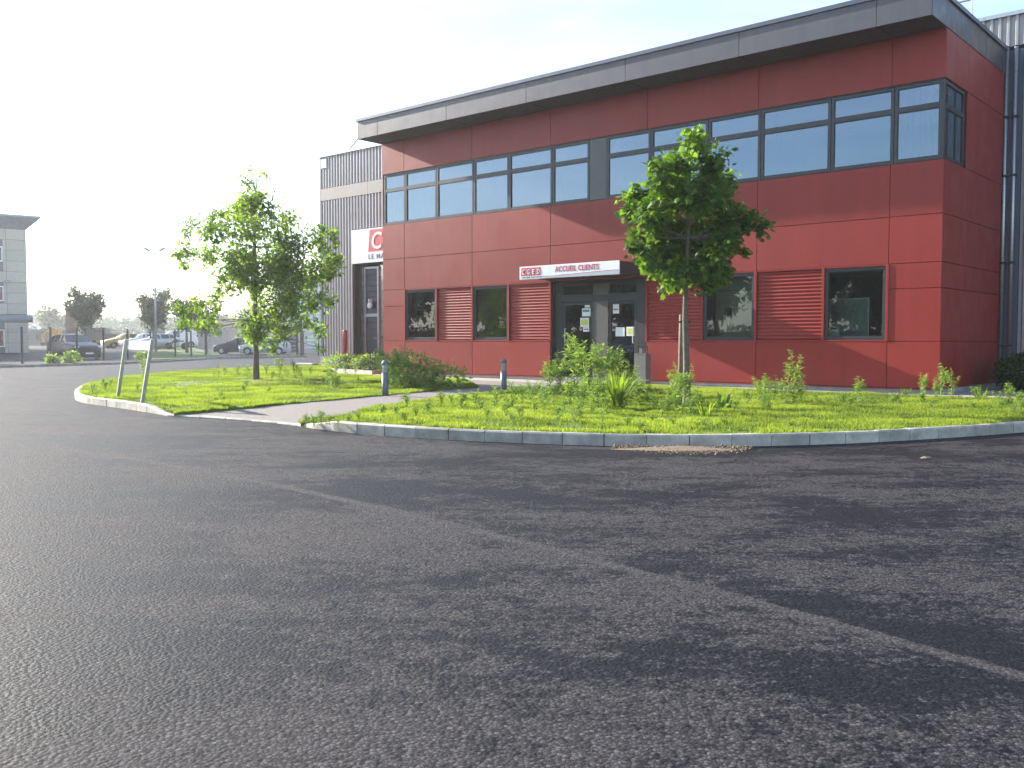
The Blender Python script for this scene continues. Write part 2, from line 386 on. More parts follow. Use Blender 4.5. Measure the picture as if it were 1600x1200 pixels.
# lawns, path, paved strip
LZ = .128
path_up = [G(272, 648, .03)] + [G(x, y, .1) for x, y in ((400, 637), (480, 630), (600, 619), (690, 611), (748, 606))]
path_lo = [G(470, 664, .03)] + [G(x, y, .1) for x, y in ((520, 651), (600, 637), (700, 623), (790, 614), (850, 611))]
sfront = 1.35
edgeR = [FL(s, sfront - .02) for s in (8.6, 7.0, 5, 3, 1, 0, -2)] + [Vector((12, 17.6, 0)), Vector((17, 20, 0))]
in_r = []
for i, p in enumerate(krs):
    t = (krs[min(i + 1, len(krs) - 1)] - krs[max(0, i - 1)]).normalized(); in_r.append(p + Vector((-t.y, t.x, 0)) * .10)
in_l = []
for i, p in enumerate(kls):
    t = (kls[min(i + 1, len(kls) - 1)] - kls[max(0, i - 1)]).normalized(); in_l.append(p - Vector((-t.y, t.x, 0)) * .10)
polyR = in_r[:-1] + edgeR[::-1] + path_lo[::-1]
lawnbackL = [FL(20.2, .6), FL(17.6, sfront), FL(14.6, sfront), FL(12.4, sfront)]
polyL = in_l + lawnbackL + path_up[::-1]
def lz(x, y):
    d = min(math.hypot(x - pR.x, y - pR.y), math.hypot(x - pL.x, y - pL.y)); return LZ - .088 * max(0, 1 - d / 1.5)
polyR = [Vector((p.x, p.y, lz(p.x, p.y))) for p in polyR]; polyL = [Vector((p.x, p.y, lz(p.x, p.y))) for p in polyL]
lawnR = tag(poly_sheet('lawn', polyR, M_lawn), 'lawn in front of the red facade', kind='structure')
lawnL = tag(poly_sheet('lawn', polyL, M_lawn), 'lawn with the slender oak', kind='structure')
for (o, line) in ((lawnR, path_lo), (lawnL, path_up)):
    m = MB()
    for a, b in zip(line, line[1:]): m.add([(a.x, a.y, .005), (b.x, b.y, .005), (b.x, b.y, lz(b.x, b.y)), (a.x, a.y, lz(a.x, a.y))], [(0, 1, 2, 3)])
    m.build('turf_edge', M_lawn, o)
# path: lofted from the dropped kerb up to the door
mp = MB(); rows = 22
def at_line(pts, t):
    L = [0]
    for a, b in zip(pts, pts[1:]): L.append(L[-1] + (b - a).length)
    d = t * L[-1]
    for i in range(len(pts) - 1):
        if d <= L[i + 1] + 1e-9: return pts[i].lerp(pts[i + 1], (d - L[i]) / (L[i + 1] - L[i]))
    return pts[-1]
upl = [pL + Vector((.02, .11, 0))] + path_up + [FL(12.2, sfront), FL(12.2, .9)]; lol = [pR + Vector((.06, .11, 0))] + path_lo + [FL(8.2, sfront), FL(8.2, .9)]
for i in range(rows + 1):
    a = at_line(upl, i / rows); b = at_line(lol, i / rows); e = (b - a).normalized() * .35 * (1 if i else 0); z = .026 + .085 * min(1, max(0, i - .6) / 2.2)
    mp.v += [(a.x - e.x, a.y - e.y, z), (b.x + e.x, b.y + e.y, z)]
mp.f = [(2 * i, 2 * i + 1, 2 * i + 3, 2 * i + 2) for i in range(rows)]
tag(mp.build('path', M_path), 'beige aggregate footpath to the glass door', kind='structure')
ms = MB()
pa = [FL(17.6, sfront), FL(-2, sfront), FL(-2.2, -4.5), FL(0.0, -4.5), FL(0, 0.05), FL(17.6, .05)]
st = tag(poly_sheet('pavement', pa, M_strip, .116), 'pale concrete paving along the foot of the facade', kind='structure')
front = MB(); a, b = FL(17.6, sfront), FL(-2, sfront)
front.add([(a.x, a.y, .03), (b.x, b.y, .03), (b.x, b.y, .116), (a.x, a.y, .116)], [(0, 1, 2, 3)])
front.build('pavement_edge', M_strip, st)

# ------------------------------------------------------------ red office building
RZ = -math.atan2(U.y, -U.x)
BZ = .22
office = empty('office_building', (C0.x, C0.y, BZ), RZ, label='two-storey office building clad in red panels with ribbon windows', cat='building')
def P(name, mb, mat, parent=office, smooth=False): return mb.build(name, mat, parent, smooth)
S = [17.45, 16.4, 13.4, 10.38, 7.2, 4.13, 1.06, 0.0]
gp_ = .006
ZT = 7.45
def panel(s1, s0, z0, z1):
    P('cladding_panel', MB().bbox(-s1 + gp_, -s0 - gp_, -.03, 0, z0 + gp_, z1 - gp_, .005), M_red)
for i in range(7):
    a, b = S[i], S[i + 1]
    if i == 6: b = -.03
    if i != 3: panel(a, b, 0.0, 1.0)
    panel(a, b, 2.66, 3.66); panel(a, b, 3.66, 4.78); panel(a, b, 6.43, ZT)
    if i in (0, 6):
        panel(a, b, 1.0, 2.12); panel(a, b, 2.12, 2.66)
def side_panel(x, y0, y1, z0, z1, sgn):
    m = MB().bbox(y0 + gp_, y1 - gp_, -.03, 0, z0 + gp_, z1 - gp_, .005)
    m.v = [(x - sgn * p[1], p[0], p[2]) for p in m.v] if sgn > 0 else [(x - sgn * p[1], -p[0], p[2]) for p in m.v]
    if sgn < 0: m.v = [(p[0], -p[1], p[2]) for p in m.v]; m.f = [f[::-1] for f in m.f]
    P('cladding_panel', m, M_red)
for (y0, y1) in ((-.0, 1.5), (1.5, 4.45)):
    for (z0, z1) in ((0, 1.0), (1.0, 2.12), (2.12, 2.66), (2.66, 3.66), (3.66, 4.78), (6.43, ZT)): side_panel(0.0, y0, y1, z0, z1, 1)
side_panel(0.0, 1.5, 4.45, 4.78, 6.43, 1)
for (y0, y1) in ((0, 1.5), (1.5, 4.45)):
    for (z0, z1) in ((0, 2.12), (2.12, 3.66), (3.66, 4.78), (4.78, 6.43), (6.43, ZT)): side_panel(-17.45, y0, y1, z0, z1, -1)
# wall core behind the panels
core = MB()
X0, X1 = -17.42, -.02
core.box(X0, -10.34, .002, .2, 0, .99); core.box(-7.24, X1, .002, .2, 0, .99)
core.box(X0, X1, .002, .2, 2.67, 4.775); core.box(X0, X1, .002, .2, 6.435, ZT)
for (a, b) in ((17.42, 16.36), (14.93, 13.36), (11.93, 10.34), (7.24, 5.56), (4.18, 2.47), (1.09, .02)): core.box(-a, -b, .05, .2, .99, 2.67)
core.box(X0, X0 + .2, .2, 4.42, 0, ZT); core.box(X1 - .2, X1, .2, 4.42, 0, 4.775); core.box(X1 - .2, X1, .2, 4.42, 6.435, ZT); core.box(X1 - .2, X1, 1.48, 4.42, 4.775, 6.435)
P('wall_core', core, M_dark)
inn = MB(); inn.box(X0 + .21, X1 - .21, 4.30, 4.42, .05, 7.3); P('interior_wall', inn, M_intwall)
fl = MB(); fl.box(X0 + .21, X1 - .21, .21, 4.29, -.05, .02); fl.box(X0 + .21, X1 - .21, .21, 4.29, 3.3, 3.5); P('floor', fl, M_carpet)
ce = MB(); ce.box(X0 + .21, X1 - .21, .21, 4.29, 2.75, 2.8); ce.box(X0 + .21, X1 - .21, .21, 4.29, 6.5, 6.55); P('ceiling', ce, M_ceil)
pt = MB()
for s in (10.6, 7.0, 4.15): pt.box(-s - .04, -s + .04, .22, 4.28, .021, 2.749)
for s in (13.4, 8.8, 4.1): pt.box(-s - .04, -s + .04, .9, 4.28, 3.501, 6.499)
P('partition', pt, M_intwall)
for bx in ((-17.43, -10.32, -.012, .18), (-7.24, .012, -.012, .18), (-.17, .012, .181, 4.43), (-17.43, -17.25, .181, 4.43)): P('plinth', MB().box(*bx, -.13, -.006), M_conc)
for (a, b) in ((-17.46, -10.31), (-7.25, .035)): P('drip_trim', MB().box(a, b, -.05, -.031, -.02, -.002), M_red)
thr = MB(); thr.box(-10.32, -7.24, -.02, .4, -.12, .004); P('door_sill', thr, M_conc)

# corrugated infills
def corrugated(s1, s0, z0, z1, n=19):
    x0, x1 = -s1, -s0; m = MB(); seg = 8; prof = []
    p = (z1 - z0) / n
    for i in range(n):
        for k in range(seg):
            t = k / seg; prof.append((z0 + (i + t) * p, .012 - .022 * (.5 - .5 * math.cos(math.tau * t)) ** .8))
    prof.append((z1, .012))
    m.v = [(x, y, z) for (z, y) in prof for x in (x0, x1)]
    m.f = [(2 * i, 2 * i + 1, 2 * i + 3, 2 * i + 2) for i in range(len(prof) - 1)]
    P('corrugated_sheet', m, M_red, smooth=True)
for (a, b) in ((14.90, 13.40), (11.90, 10.38), (7.2, 5.60), (4.13, 2.52)): corrugated(a - .03, b + .03, 1.03, 2.63)
fr = None
for s in (16.40, 14.94, 13.40, 11.94, 10.385, 7.195, 5.58, 4.15, 2.50, 1.075):
    P('cladding_post', MB().bbox(-s - .03, -s + .03, -.046, .03, 1.0, 2.66, .004), M_red)
for (a, b) in ((16.37, 10.42), (7.16, 1.1)):
    P('cladding_rail', MB().bbox(-a, -b, -.036, .04, .998, 1.03, .003), M_red); P('cladding_rail', MB().bbox(-a, -b, -.036, .04, 2.632, 2.662, .003), M_red)

def window(s1, s0, z0, z1, fw, y, mat, transom=None, parent=office, name='window'):
    x0, x1 = -s1, -s0; m = MB()
    m.bbox(x0, x0 + fw, y, y + .07, z0, z1, .004); m.bbox(x1 - fw, x1, y, y + .07, z0, z1, .004)
    m.bbox(x0 + fw, x1 - fw, y + .003, y + .07, z0, z0 + fw, .004); m.bbox(x0 + fw, x1 - fw, y + .003, y + .07, z1 - fw, z1, .004)
    if transom: m.bbox(x0 + fw, x1 - fw, y + .003, y + .07, transom - .055, transom + .055, .004)
    w = m.build(name, M_frame, parent)
    zs = [(z0 + fw, transom - .055), (transom + .055, z1 - fw)] if transom else [(z0 + fw, z1 - fw)]
    for (a, b) in zs:
        g = .012                                       # dark glazing gasket, then the pane
        q = MB()
        for bx in ((x0 + fw, x0 + fw + g, a, b), (x1 - fw - g, x1 - fw, a, b), (x0 + fw + g, x1 - fw - g, a, a + g), (x0 + fw + g, x1 - fw - g, b - g, b)):
            q.box(bx[0], bx[1], y + .02, y + .05, bx[2], bx[3])
        q.build('gasket', M_black, w)
        ti = random.uniform(-.005, .005)
        pm = MB(); pm.add([(x0 + fw, y + .034 + ti, a), (x1 - fw, y + .034 - ti, a), (x1 - fw, y + .034 - ti, b), (x0 + fw, y + .034 + ti, b)], [(0, 1, 2, 3)])
        pm.build('pane', mat, w)
    return w
RB = [17.40, 16.38, 14.94, 13.36, 11.95, 10.34, 9.06]; RB2 = [8.49, 7.12, 5.47, 4.08, 2.39, 1.01, .03]
for rb in (RB, RB2):
    for a, b in zip(rb, rb[1:]): window(a - .006, b + .006, 4.80, 6.41, .065, .0, M_winhi, 5.90)
P('infill_panel', MB().bbox(-9.055, -8.495, .0, .06, 4.80, 6.41, .005), M_infill)
for (z0, z1) in ((4.78, 4.80), (6.41, 6.43)): P('window_trim', MB().bbox(-17.41, -.0, -.02, .08, z0 + .001, z1 - .001, .003), M_frame)
sw = window(1.42, .03, 4.80, 6.41, .065, .0, M_winhi, 5.90)      # returns round the corner
sw.rotation_euler = (0, 0, math.pi / 2); sw.location = (-.0, 1.45, 0)
P('corner_post', MB().box(-.035, .0, -.0, .035, 4.802, 6.408), M_frame)
for (a, b) in ((16.37, 14.97), (13.37, 11.97), (5.55, 4.18), (2.47, 1.105)): window(a, b, 1.035, 2.63, .075, -.005, M_winlo)

# blinds and room furnishings seen through the glass
def blind(s1, s0, z0, z1, y, step=.11, ang=35):
    b = empty('vertical_blind', C0.to_tuple(), RZ)
    return b
def slats(s1, s0, z0, z1, y, parent, step=.125, ang=30):
    me = MB().box(-.05, .05, -.001, .001, z0, z1).mesh('blind_slat'); me.materials.append(M_blind)
    s = s1
    while s > s0:
        o = link('blind_slat', me, None, parent); o.location = (-s, y, 0); o.rotation_euler = (0, 0, R(ang + random.uniform(-4, 4))); s -= step
for (a, b, z0, z1, y, lab) in ((17.0, 15.1, 4.85, 6.38, .3, 'white vertical blind behind the upper windows beside the steel warehouse'), (12.75, 12.05, 1.1, 2.0, .9, 'white vertical blind low behind the second ground-floor window from the warehouse'), (1.0, .25, 4.85, 6.38, .28, 'white vertical blind behind the upper corner window')):
    bl = empty('vertical_blind', (C0.x, C0.y, BZ), RZ, label=lab, cat='blind')
    MB().box(-a - .06, -b + .06, y - .03, y + .03, z1 + .003, z1 + .05).build('head_rail', M_blind, bl); slats(a, b, z0, z1, y, bl)
bl = empty('vertical_blind', (C0.x, C0.y, BZ), RZ, label='grey vertical blind behind the narrow corner window on the shaded side wall', cat='blind')
MB().box(-.33, -.27, .1, 1.4, 6.385, 6.43).build('head_rail', M_blind, bl)
me = MB().box(-.05, .05, -.001, .001, 4.85, 5.8).mesh('blind_slat'); me.materials.append(M_blind)
for k in range(9):
    o = link('blind_slat', me, None, bl); o.location = (-.3, .18 + k * .14, 0); o.rotation_euler = (0, 0, R(100))
sc_ = empty('display_screen', (C0.x, C0.y, BZ), RZ, label='tall beige partition board with a teal top behind the ground-floor window beside the maple', cat='partition')
MB().bbox(-5.52, -3.9, .55, .6, .03, 2.25, .004).build('board', M_partition, sc_); MB().bbox(-5.52, -3.9, .55, .6, 2.26, 2.7, .004).build('top_board', M_teal, sc_)
MB().bbox(-5.25, -5.08, .5, .545, 1.65, 1.85).build('socket_box', M_black, sc_)
MB().tube([(-5.12, .53, 1.66), (-5.10, .52, 1.5), (-5.16, .52, 1.35), (-5.2, .52, 1.15), (-5.18, .53, .6)], .012, 5).build('cable', M_paper, sc_)
MB().tube([(-4.6, .548, 1.32), (-4.6, .53, 1.32)], .025, 8).build('grommet', M_black, sc_)
wb = empty('whiteboard', (C0.x, C0.y, BZ), RZ, label='pale whiteboard on a stand behind the window nearest the corner', cat='whiteboard')
MB().bbox(-2.75, -1.78, .75, .79, .75, 1.95, .003).build('board', M_teal, wb)
MB().box(-2.79, -1.74, .74, .80, 1.952, 1.99).box(-1.778, -1.74, .74, .80, .75, 1.95).box(-2.79, -2.752, .74, .80, .75, 1.95).build('board_frame', M_galv, wb)
for s in (2.7, 1.82): MB().box(-s - .02, -s + .02, .81, .85, .021, 1.9).build('leg', M_galv, wb)
tag(MB().bbox(-2.45, -2.2, .2, .215, 1.07, 1.25).build('notice_card', M_paper), 'small white card standing on the sill of the window nearest the corner', 'card').parent = None
nc = bpy.data.objects['notice_card']; nc.location = (C0.x, C0.y, BZ); nc.rotation_euler = (0, 0, RZ)

# entrance: frame, two leaves, fixed panel, transom lights
ent = P('entrance_frame', MB().bbox(-10.355, -10.06, .12, .2, .005, 2.655).bbox(-7.6, -7.225, .12, .2, .005, 2.655).bbox(-10.06, -7.6, .12, .2, 2.56, 2.655).bbox(-10.06, -7.6, .12, .2, 2.08, 2.26), M_frame)
P('fixed_panel', MB().bbox(-9.02, -8.5, .11, .2, .005, 2.08), M_doorgrey)
for (a, b) in ((10.06, 9.02), (8.5, 7.6)):
    w = window(a, b, 2.26, 2.56, .02, .14, M_doorglass, name='transom_window')
P('transom_panel', MB().bbox(-9.02, -8.5, .112, .2, 2.261, 2.559), M_doorgrey)
def text_mesh(body, size, shear=0., ext=.004, align='LEFT', space=1.):
    c = bpy.data.curves.new('lettering', 'FONT'); c.body = body; c.size = size; c.shear = shear; c.extrude = ext; c.align_x = align; c.space_character = space; c.resolution_u = 3; c.offset = size * .012
    o = bpy.data.objects.new('lettering', c); COL.objects.link(o)
    dg = bpy.context.evaluated_depsgraph_get(); me = bpy.data.meshes.new_from_object(o.evaluated_get(dg)); bpy.data.objects.remove(o)
    me.materials.clear(); me.transform(Matrix.Rotation(math.pi / 2, 4, 'X')); return me
def text(body, size, x, y, z, mat, parent, width=None, **k):
    me = text_mesh(body, size, **k)
    if width:
        xs = [v.co.x for v in me.vertices]; me.transform(Matrix.Diagonal((width / (max(xs) - min(xs)), 1, 1, 1)))
    me.materials.append(mat); o = link('lettering', me, None, parent); o.location = (x, y, z); return o
def leaf_door(s1, s0, hs):
    w = window(s1 - .01, s0 + .01, .01, 2.07, .07, .13, M_doorglass, name='door')
    x = -hs; MB().tube([(x, .125, .95), (x, .07, .95), (x, .07, 1.35), (x, .125, 1.35)], .014, 6).build('handle', M_galv, w)
    for z in (.25, 1.05, 1.85):
        MB().box(-s0 - .02 if hs > (s0 + s1) / 2 else -s1 - .02, -s0 + .02 if hs > (s0 + s1) / 2 else -s1 + .02, .10, .129, z - .06, z + .06).build('hinge', M_black, w)
    return w
d1 = leaf_door(10.06, 9.02, 9.94); d2 = leaf_door(8.5, 7.6, 7.68)
def notice(s1, z1, s0, z0, parent, mat=None): return MB().box(-s1, -s0, .158, .1605, z0, z1).build('notice', mat or M_paper, parent)
notice(9.32, 2.0, 9.14, 1.92, d1); nb = notice(9.41, 1.90, 9.12, 1.68, d1); notice(9.47, 1.64, 9.17, 1.39, d1); notice(9.37, 1.38, 9.17, 1.26, d1)
MB().box(-9.44, -9.2, .156, .1575, 1.43, 1.60).build('notice_print', M_lime, d1); MB().box(-9.39, -9.16, .156, .1575, 1.80, 1.86).build('notice_print', M_blue, d1); MB().box(-9.35, -9.19, .156, .1575, 1.31, 1.345).build('notice_print', M_signred, d1)
notice(8.38, 2.0, 8.18, 1.74, d2); notice(8.29, 1.37, 8.0, 1.13, d2); notice(7.94, 1.38, 7.68, 1.14, d2)
MB().box(-7.91, -7.72, .156, .1575, 1.18, 1.34).build('notice_print', M_lime, d2); MB().box(-8.36, -8.2, .156, .1575, 1.83, 1.865).build('notice_print', M_signred, d2)
m_, n_, l_, b_ = nodes('lit_ceiling_lamp'); b_.inputs['Emission Color'].default_value = (1, .93, .6, 1); b_.inputs['Emission Strength'].default_value = 1.2
for i, (s, y) in enumerate(((9.2, 1.6), (8.2, 2.2), (7.7, 1.2), (1.9, 1.8))):
    lab = ['lit ceiling lamp seen through the glass above the door leaf beside the bollard', 'lit ceiling lamp deep in the lobby above the door leaf beside the bin', 'lit ceiling lamp close behind the glass above the bin', 'lit ceiling lamp in the room nearest the corner'][i]
    o = tag(MB().lathe([(.10, 0), (.13, .02), (.13, .05)], 14).build('ceiling_lamp', m_), lab, 'lamp'); p = FL(s, -y, BZ + 2.70); o.location = p

# canopy with its sign
can = P('canopy', MB().box(-10.58, -7.36, -1.0, -.034, 2.72, 3.0), M_frame)
P('canopy_capping', MB().box(-10.62, -7.33, -1.02, -.036, 3.003, 3.02), M_frame)
sg = MB().bbox(-10.66, -7.36, -1.03, -1.003, 2.68, 3.03, .003).build('sign_board', M_white, can)
yS = -1.033
for i, ch in enumerate('CGED'):
    x = -10.605 + i * .175
    q = MB(); sh = .02
    q.add([(x, yS, 2.775), (x + .155, yS, 2.775), (x + .155 + sh, yS, 2.99), (x + sh, yS, 2.99)] + [(x, yS + .004, 2.775), (x + .155, yS + .004, 2.775), (x + .155 + sh, yS + .004, 2.99), (x + sh, yS + .004, 2.99)], [(0, 1, 2, 3), (0, 4, 5, 1), (1, 5, 6, 2), (2, 6, 7, 3), (3, 7, 4, 0)])
    q.build('logo_tile', M_signred, sg); text(ch, .20, x + .03, yS - .006, 2.812, M_white, sg, width=.10, shear=.12, ext=.002)
text('LE MATERIEL ELECTRIQUE', .05, -10.60, yS - .001, 2.715, M_ink, sg, width=.69, ext=.001)
text('ACCUEIL CLIENTS', .20, -9.42, yS - .001, 2.84, M_signred, sg, width=1.43, ext=.002)
def swoosh(z0f, z1f, mat, y, x0=-9.93, x1=-7.365, n=24):
    m = MB()
    for i in range(n + 1):
        t = i / n; x = x0 + (x1 - x0) * t; m.v += [(x, y, z0f(t)), (x, y, z1f(t))]
    m.f = [(2 * i, 2 * i + 2, 2 * i + 3, 2 * i + 1) for i in range(n)]; m.build('sign_stripe', mat, sg)
sc1 = lambda t: 2.745 + .05 * (.5 - .5 * math.cos(math.pi * max(0, min(1, (t - .15) / .85))))- .012 * math.sin(math.pi * min(1, t / .3))
swoosh(lambda t: 2.686, lambda t: sc1(t) - .004, M_signgrey, yS - .001); swoosh(lambda t: sc1(t) - .004, lambda t: sc1(t) + .008, M_signred, yS - .002)

# roof with fascia panels, trim and soffit
roof = P('roof', MB().box(-17.50, .02, -.98, 4.6, 7.47, 7.98), M_soffit)
FJ = [17.52, 16.54, 13.5, 10.45, 7.23, 4.14, 1.05, -.035]
for a, b in zip(FJ, FJ[1:]): MB().bbox(-a + .005, -b - .005, -1.01, -.985, 7.44, 7.985, .004).build('fascia_panel', M_fascia, roof)
for (x, sg_) in ((.0225, 1), (-17.5025, -1)):
    for (y0, y1) in ((-1.005, .9), (.9, 2.8), (2.8, 4.6)):
        m = MB(); xa, xb = (x, x + .022) if sg_ > 0 else (x - .022, x)
        m.box(xa, xb, y0 + .005, y1 - .005, 7.44, 7.985).build('fascia_panel', M_fascia, roof)
MB().box(-17.56, .09, -1.05, 4.6, 7.99, 8.08).build('edge_trim', M_trim, roof)
ms_ = MB()
for a, b in zip(FJ, FJ[1:]): ms_ = MB().box(-a + .012, -b - .012, -.975, -.034, 7.452, 7.467); ms_.build('soffit_panel', M_soffit, roof)

# ------------------------------------------------------------ steel warehouse behind
WY = 4.6; WX0, WX1 = -26.75, 22.0; WH = 8.82
wh = empty('warehouse', (C0.x, C0.y, BZ), RZ, label='tall ribbed silver steel warehouse standing behind the red offices', cat='warehouse')
PITCH_R = .19
def ribbed(x0, x1, z0, z1, y, name='ribbed_sheet', parent=wh, mat=None, deep=.055):
    m = MB(); xs = []; x = x0; n = max(1, round((x1 - x0) / PITCH_R)); p = (x1 - x0) / n
    for i in range(n):
        b = x0 + i * p
        xs += [(b, 0), (b + p * .38, 0), (b + p * .58, -deep), (b + p * .86, -deep)]
    xs.append((x1, 0))
    m.v = [(a, y + d, z) for (a, d) in xs for z in (z0, z1)]
    m.f = [(2 * i, 2 * i + 2, 2 * i + 3, 2 * i + 1) for i in range(len(xs) - 1)]
    return m.build(name, mat or M_ribs, parent)
core = MB(); core.box(WX0 + .02, -24.6, WY + .02, WY + .3, -.12, WH - .05); core.box(-24.6, -18.4, WY + .02, WY + .3, 4.15, WH - .05); core.box(-18.4, WX1, WY + .02, WY + .3, -.12, WH - .05)
core.box(WX0 + .02, WX1, WY + .3, WY + 40, WH - .4, WH - .05); core.box(WX0 + .02, WX0 + .3, WY + .3, WY + 40, -.12, WH - .4); core.box(WX1 - .3, WX1, WY + .3, WY + 40, -.12, WH - .4)
core.box(WX0 + .3, WX1 - .3, WY + 39.7, WY + 40, -.12, WH - .4)
core.build('wall_core', M_dark, wh)
for (a, b) in ((WX0 + .12, -24.6), (-24.6, -21.5), (-21.5, -17.55)):
    ribbed(a, b, 7.49, WH, WY)
for (a, b) in ((WX0 + .12, -24.6),): ribbed(a, b, .34, 6.95, WY)
ribbed(-24.6, -21.5, 5.6, 6.95, WY); ribbed(-21.5, -17.55, 5.6, 6.95, WY); ribbed(-18.4, -17.55, .34, 5.6, WY)
x = -17.5
while x < WX1 - .1:
    ribbed(x, min(x + 6, WX1 - .05), 8.1, WH, WY); x += 6
x = .42
while x < WX1 - .1:
    ribbed(x, min(x + 5.4, WX1 - .05), .34, 8.09, WY); x += 5.4
for (a, b) in ((WX0 - .01, -26.65), (-26.645, -23.6), (-23.595, -20.6), (-20.595, -17.56)):
    MB().bbox(a, b, WY - .06, WY + .015, 6.965, 7.475, .004).build('band_panel', M_band, wh)
MB().box(WX0 - .01, WX0 + .12, WY - .05, WY + .02, .3, 6.95).box(WX0 - .01, WX0 + .12, WY - .05, WY + .02, 7.49, WH).build('corner_trim', M_trim, wh)
MB().box(WX0 - .03, WX1 + .03, WY - .09, WY + .33, WH, WH + .09).build('parapet_capping', M_galv, wh)
for (a, b) in ((WX0 - .02, -24.5), (-18.4, -17.5), (.05, WX1)): MB().box(a, b, WY - .07, WY + .02, -.24, .33).build('plinth', M_conc, wh)
MB().box(WX0 + .14, WX0 + .5, WY - .075, WY - .045, 8.35, 8.72).build('plate', M_white, wh)
sb = MB().bbox(-24.55, -18.4, WY - .12, WY - .05, 4.18, 5.56, .004).build('sign_board', M_white, wh)
for i, ch in enumerate('CGED'):
    x = -23.5 + i * 1.0; y = WY - .126; q = MB(); sh = .10
    q.add([(x, y, 4.62), (x + .88, y, 4.62), (x + .88 + sh, y, 5.5), (x + sh, y, 5.5)] + [(x, y + .005, 4.62), (x + .88, y + .005, 4.62), (x + .88 + sh, y + .005, 5.5), (x + sh, y + .005, 5.5)], [(0, 1, 2, 3), (0, 4, 5, 1), (1, 5, 6, 2), (2, 6, 7, 3), (3, 7, 4, 0)])
    q.build('logo_tile', M_signred, sb); text(ch, .95, x + .16, y - .006, 4.72, M_white, sb, width=.62, shear=.1, ext=.004)
text('LE MATERIEL ELECTRIQUE', .27, -23.5, WY - .124, 4.32, M_ink, sb, width=4.3, ext=.003, space=1.25)
# recessed goods door under the sign
MB().box(-24.6, -24.5, WY - .02, WY + .6, -.12, 4.15).box(-18.5, -18.4, WY - .02, WY + .6, -.12, 4.15).box(-24.5, -18.5, WY + .55, WY + .6, -.12, 4.15).build('door_recess', M_dark, wh)
gd = MB().box(-24.22, -24.14, WY + .25, WY + .33, .0, 4.05).box(-23.4, -23.32, WY + .25, WY + .33, .0, 4.05).box(-24.14, -23.4, WY + .25, WY + .33, 3.97, 4.05).box(-24.14, -23.4, WY + .25, WY + .33, 2.0, 2.12).build('door', M_galv, wh)
M_slat = plain('door_slat_dark', (.05, .052, .062), .45, .2)
for k in range(8): MB().bbox(-24.135, -23.405, WY + .285, WY + .32, .02 + k * .247, .02 + k * .247 + .235, .012).build('door_slat', M_slat, gd)
for k in range(8): MB().bbox(-24.135, -23.405, WY + .285, WY + .32, 2.13 + k * .229, 2.13 + k * .229 + .219, .012).build('door_slat', M_slat, gd)
MB().tube([(-23.36, WY + .25, 1.1), (-23.36, WY + .17, 1.1), (-23.5, WY + .17, 1.1)], .016, 6).build('handle', M_galv, gd)
MB().lathe([(.02, -.08), (.12, -.06), (.14, 0), (.1, .05), (.03, .06)], 14, Matrix.Translation((-23.78, WY + .17, 2.45)) @ Matrix.Rotation(math.pi / 2, 4, 'X')).box(-23.81, -23.75, WY + .12, WY + .29, 2.55, 2.72).build('round_lamp', M_white, gd)
M_mirror = plain('polished_steel', (.35, .33, .32), .16, .9, .5, 2.5, stretch=(1, 1, 3))
MB().box(-24.47, -24.24, WY + .2, WY + .24, .0, 4.1).build('door_reveal', M_mirror, wh); MB().box(-23.3, -22.9, WY + .33, WY + .37, .0, 4.1).build('side_panel', M_mirror, wh)
MB().box(-22.88, -18.5, WY + .40, WY + .44, .0, 4.1).build('roller_shutter', M_slat, wh)
# downpipes in the angle beside the red side wall
for x in (.07, .27):
    pp = MB().tube([(x, WY - .1, -.11), (x, WY - .1, 8.05)], .048, 10).build('downpipe', M_galv, wh, True)
    for z in (.9, 2.9, 5.0, 6.4): MB().box(x - .07, x + .07, WY - .16, WY - .04, z - .025, z + .025).build('pipe_clip', M_frame, pp)
MB().box(-.02, .41, WY - .03, WY + .01, .34, 8.0).build('pipe_backing', M_trim, wh)
rail = empty('roof_railing', (C0.x, C0.y, BZ + WH + .09), RZ, label='thin steel guard rail along the warehouse parapet', cat='railing')
for z in (.55, 1.1): MB().tube([(-17, WY + .1, z), (WX1, WY + .1, z)], .022, 6).build('rail', M_galv, rail)
x = -16
while x < WX1: MB().tube([(x, WY + .1, -.01), (x, WY + .1, 1.1)], .022, 6).build('post', M_galv, rail); x += 1.9
ant = empty('roof_bracket', (C0.x, C0.y, BZ + WH + .09), RZ, label='small angled steel bracket on the warehouse roof by the red eaves', cat='bracket')
MB().tube([(-25.2, WY + .2, -.01), (-24.2, WY + .2, .62)], .03, 6).build('strut', M_galv, ant); MB().tube([(-24.5, WY + .2, -.01), (-24.2, WY + .2, .62)], .025, 6).build('brace', M_galv, ant)

# ------------------------------------------------------------ grass on the lawns
def inside(poly, P_):
    x, y = P_[:, 0], P_[:, 1]; r = np.zeros(len(P_), bool); n = len(poly); j = n - 1
    for i in range(n):
        xi, yi, xj, yj = poly[i][0], poly[i][1], poly[j][0], poly[j][1]
        if yi != yj: r ^= ((yi > y) != (yj > y)) & (x < (xj - xi) * (y - yi) / (yj - yi) + xi)
        j = i
    return r
def vnoise(x, y, sc, seed):
    g = np.random.default_rng(seed).random((128, 128)); X = x * sc; Y = y * sc
    i = np.floor(X).astype(int); j = np.floor(Y).astype(int); fx = X - i; fy = Y - j; fx = fx * fx * (3 - 2 * fx); fy = fy * fy * (3 - 2 * fy)
    a = g[i % 128, j % 128]; b = g[(i + 1) % 128, j % 128]; c = g[i % 128, (j + 1) % 128]; d = g[(i + 1) % 128, (j + 1) % 128]
    return (a * (1 - fx) + b * fx) * (1 - fy) + (c * (1 - fx) + d * fx) * fy
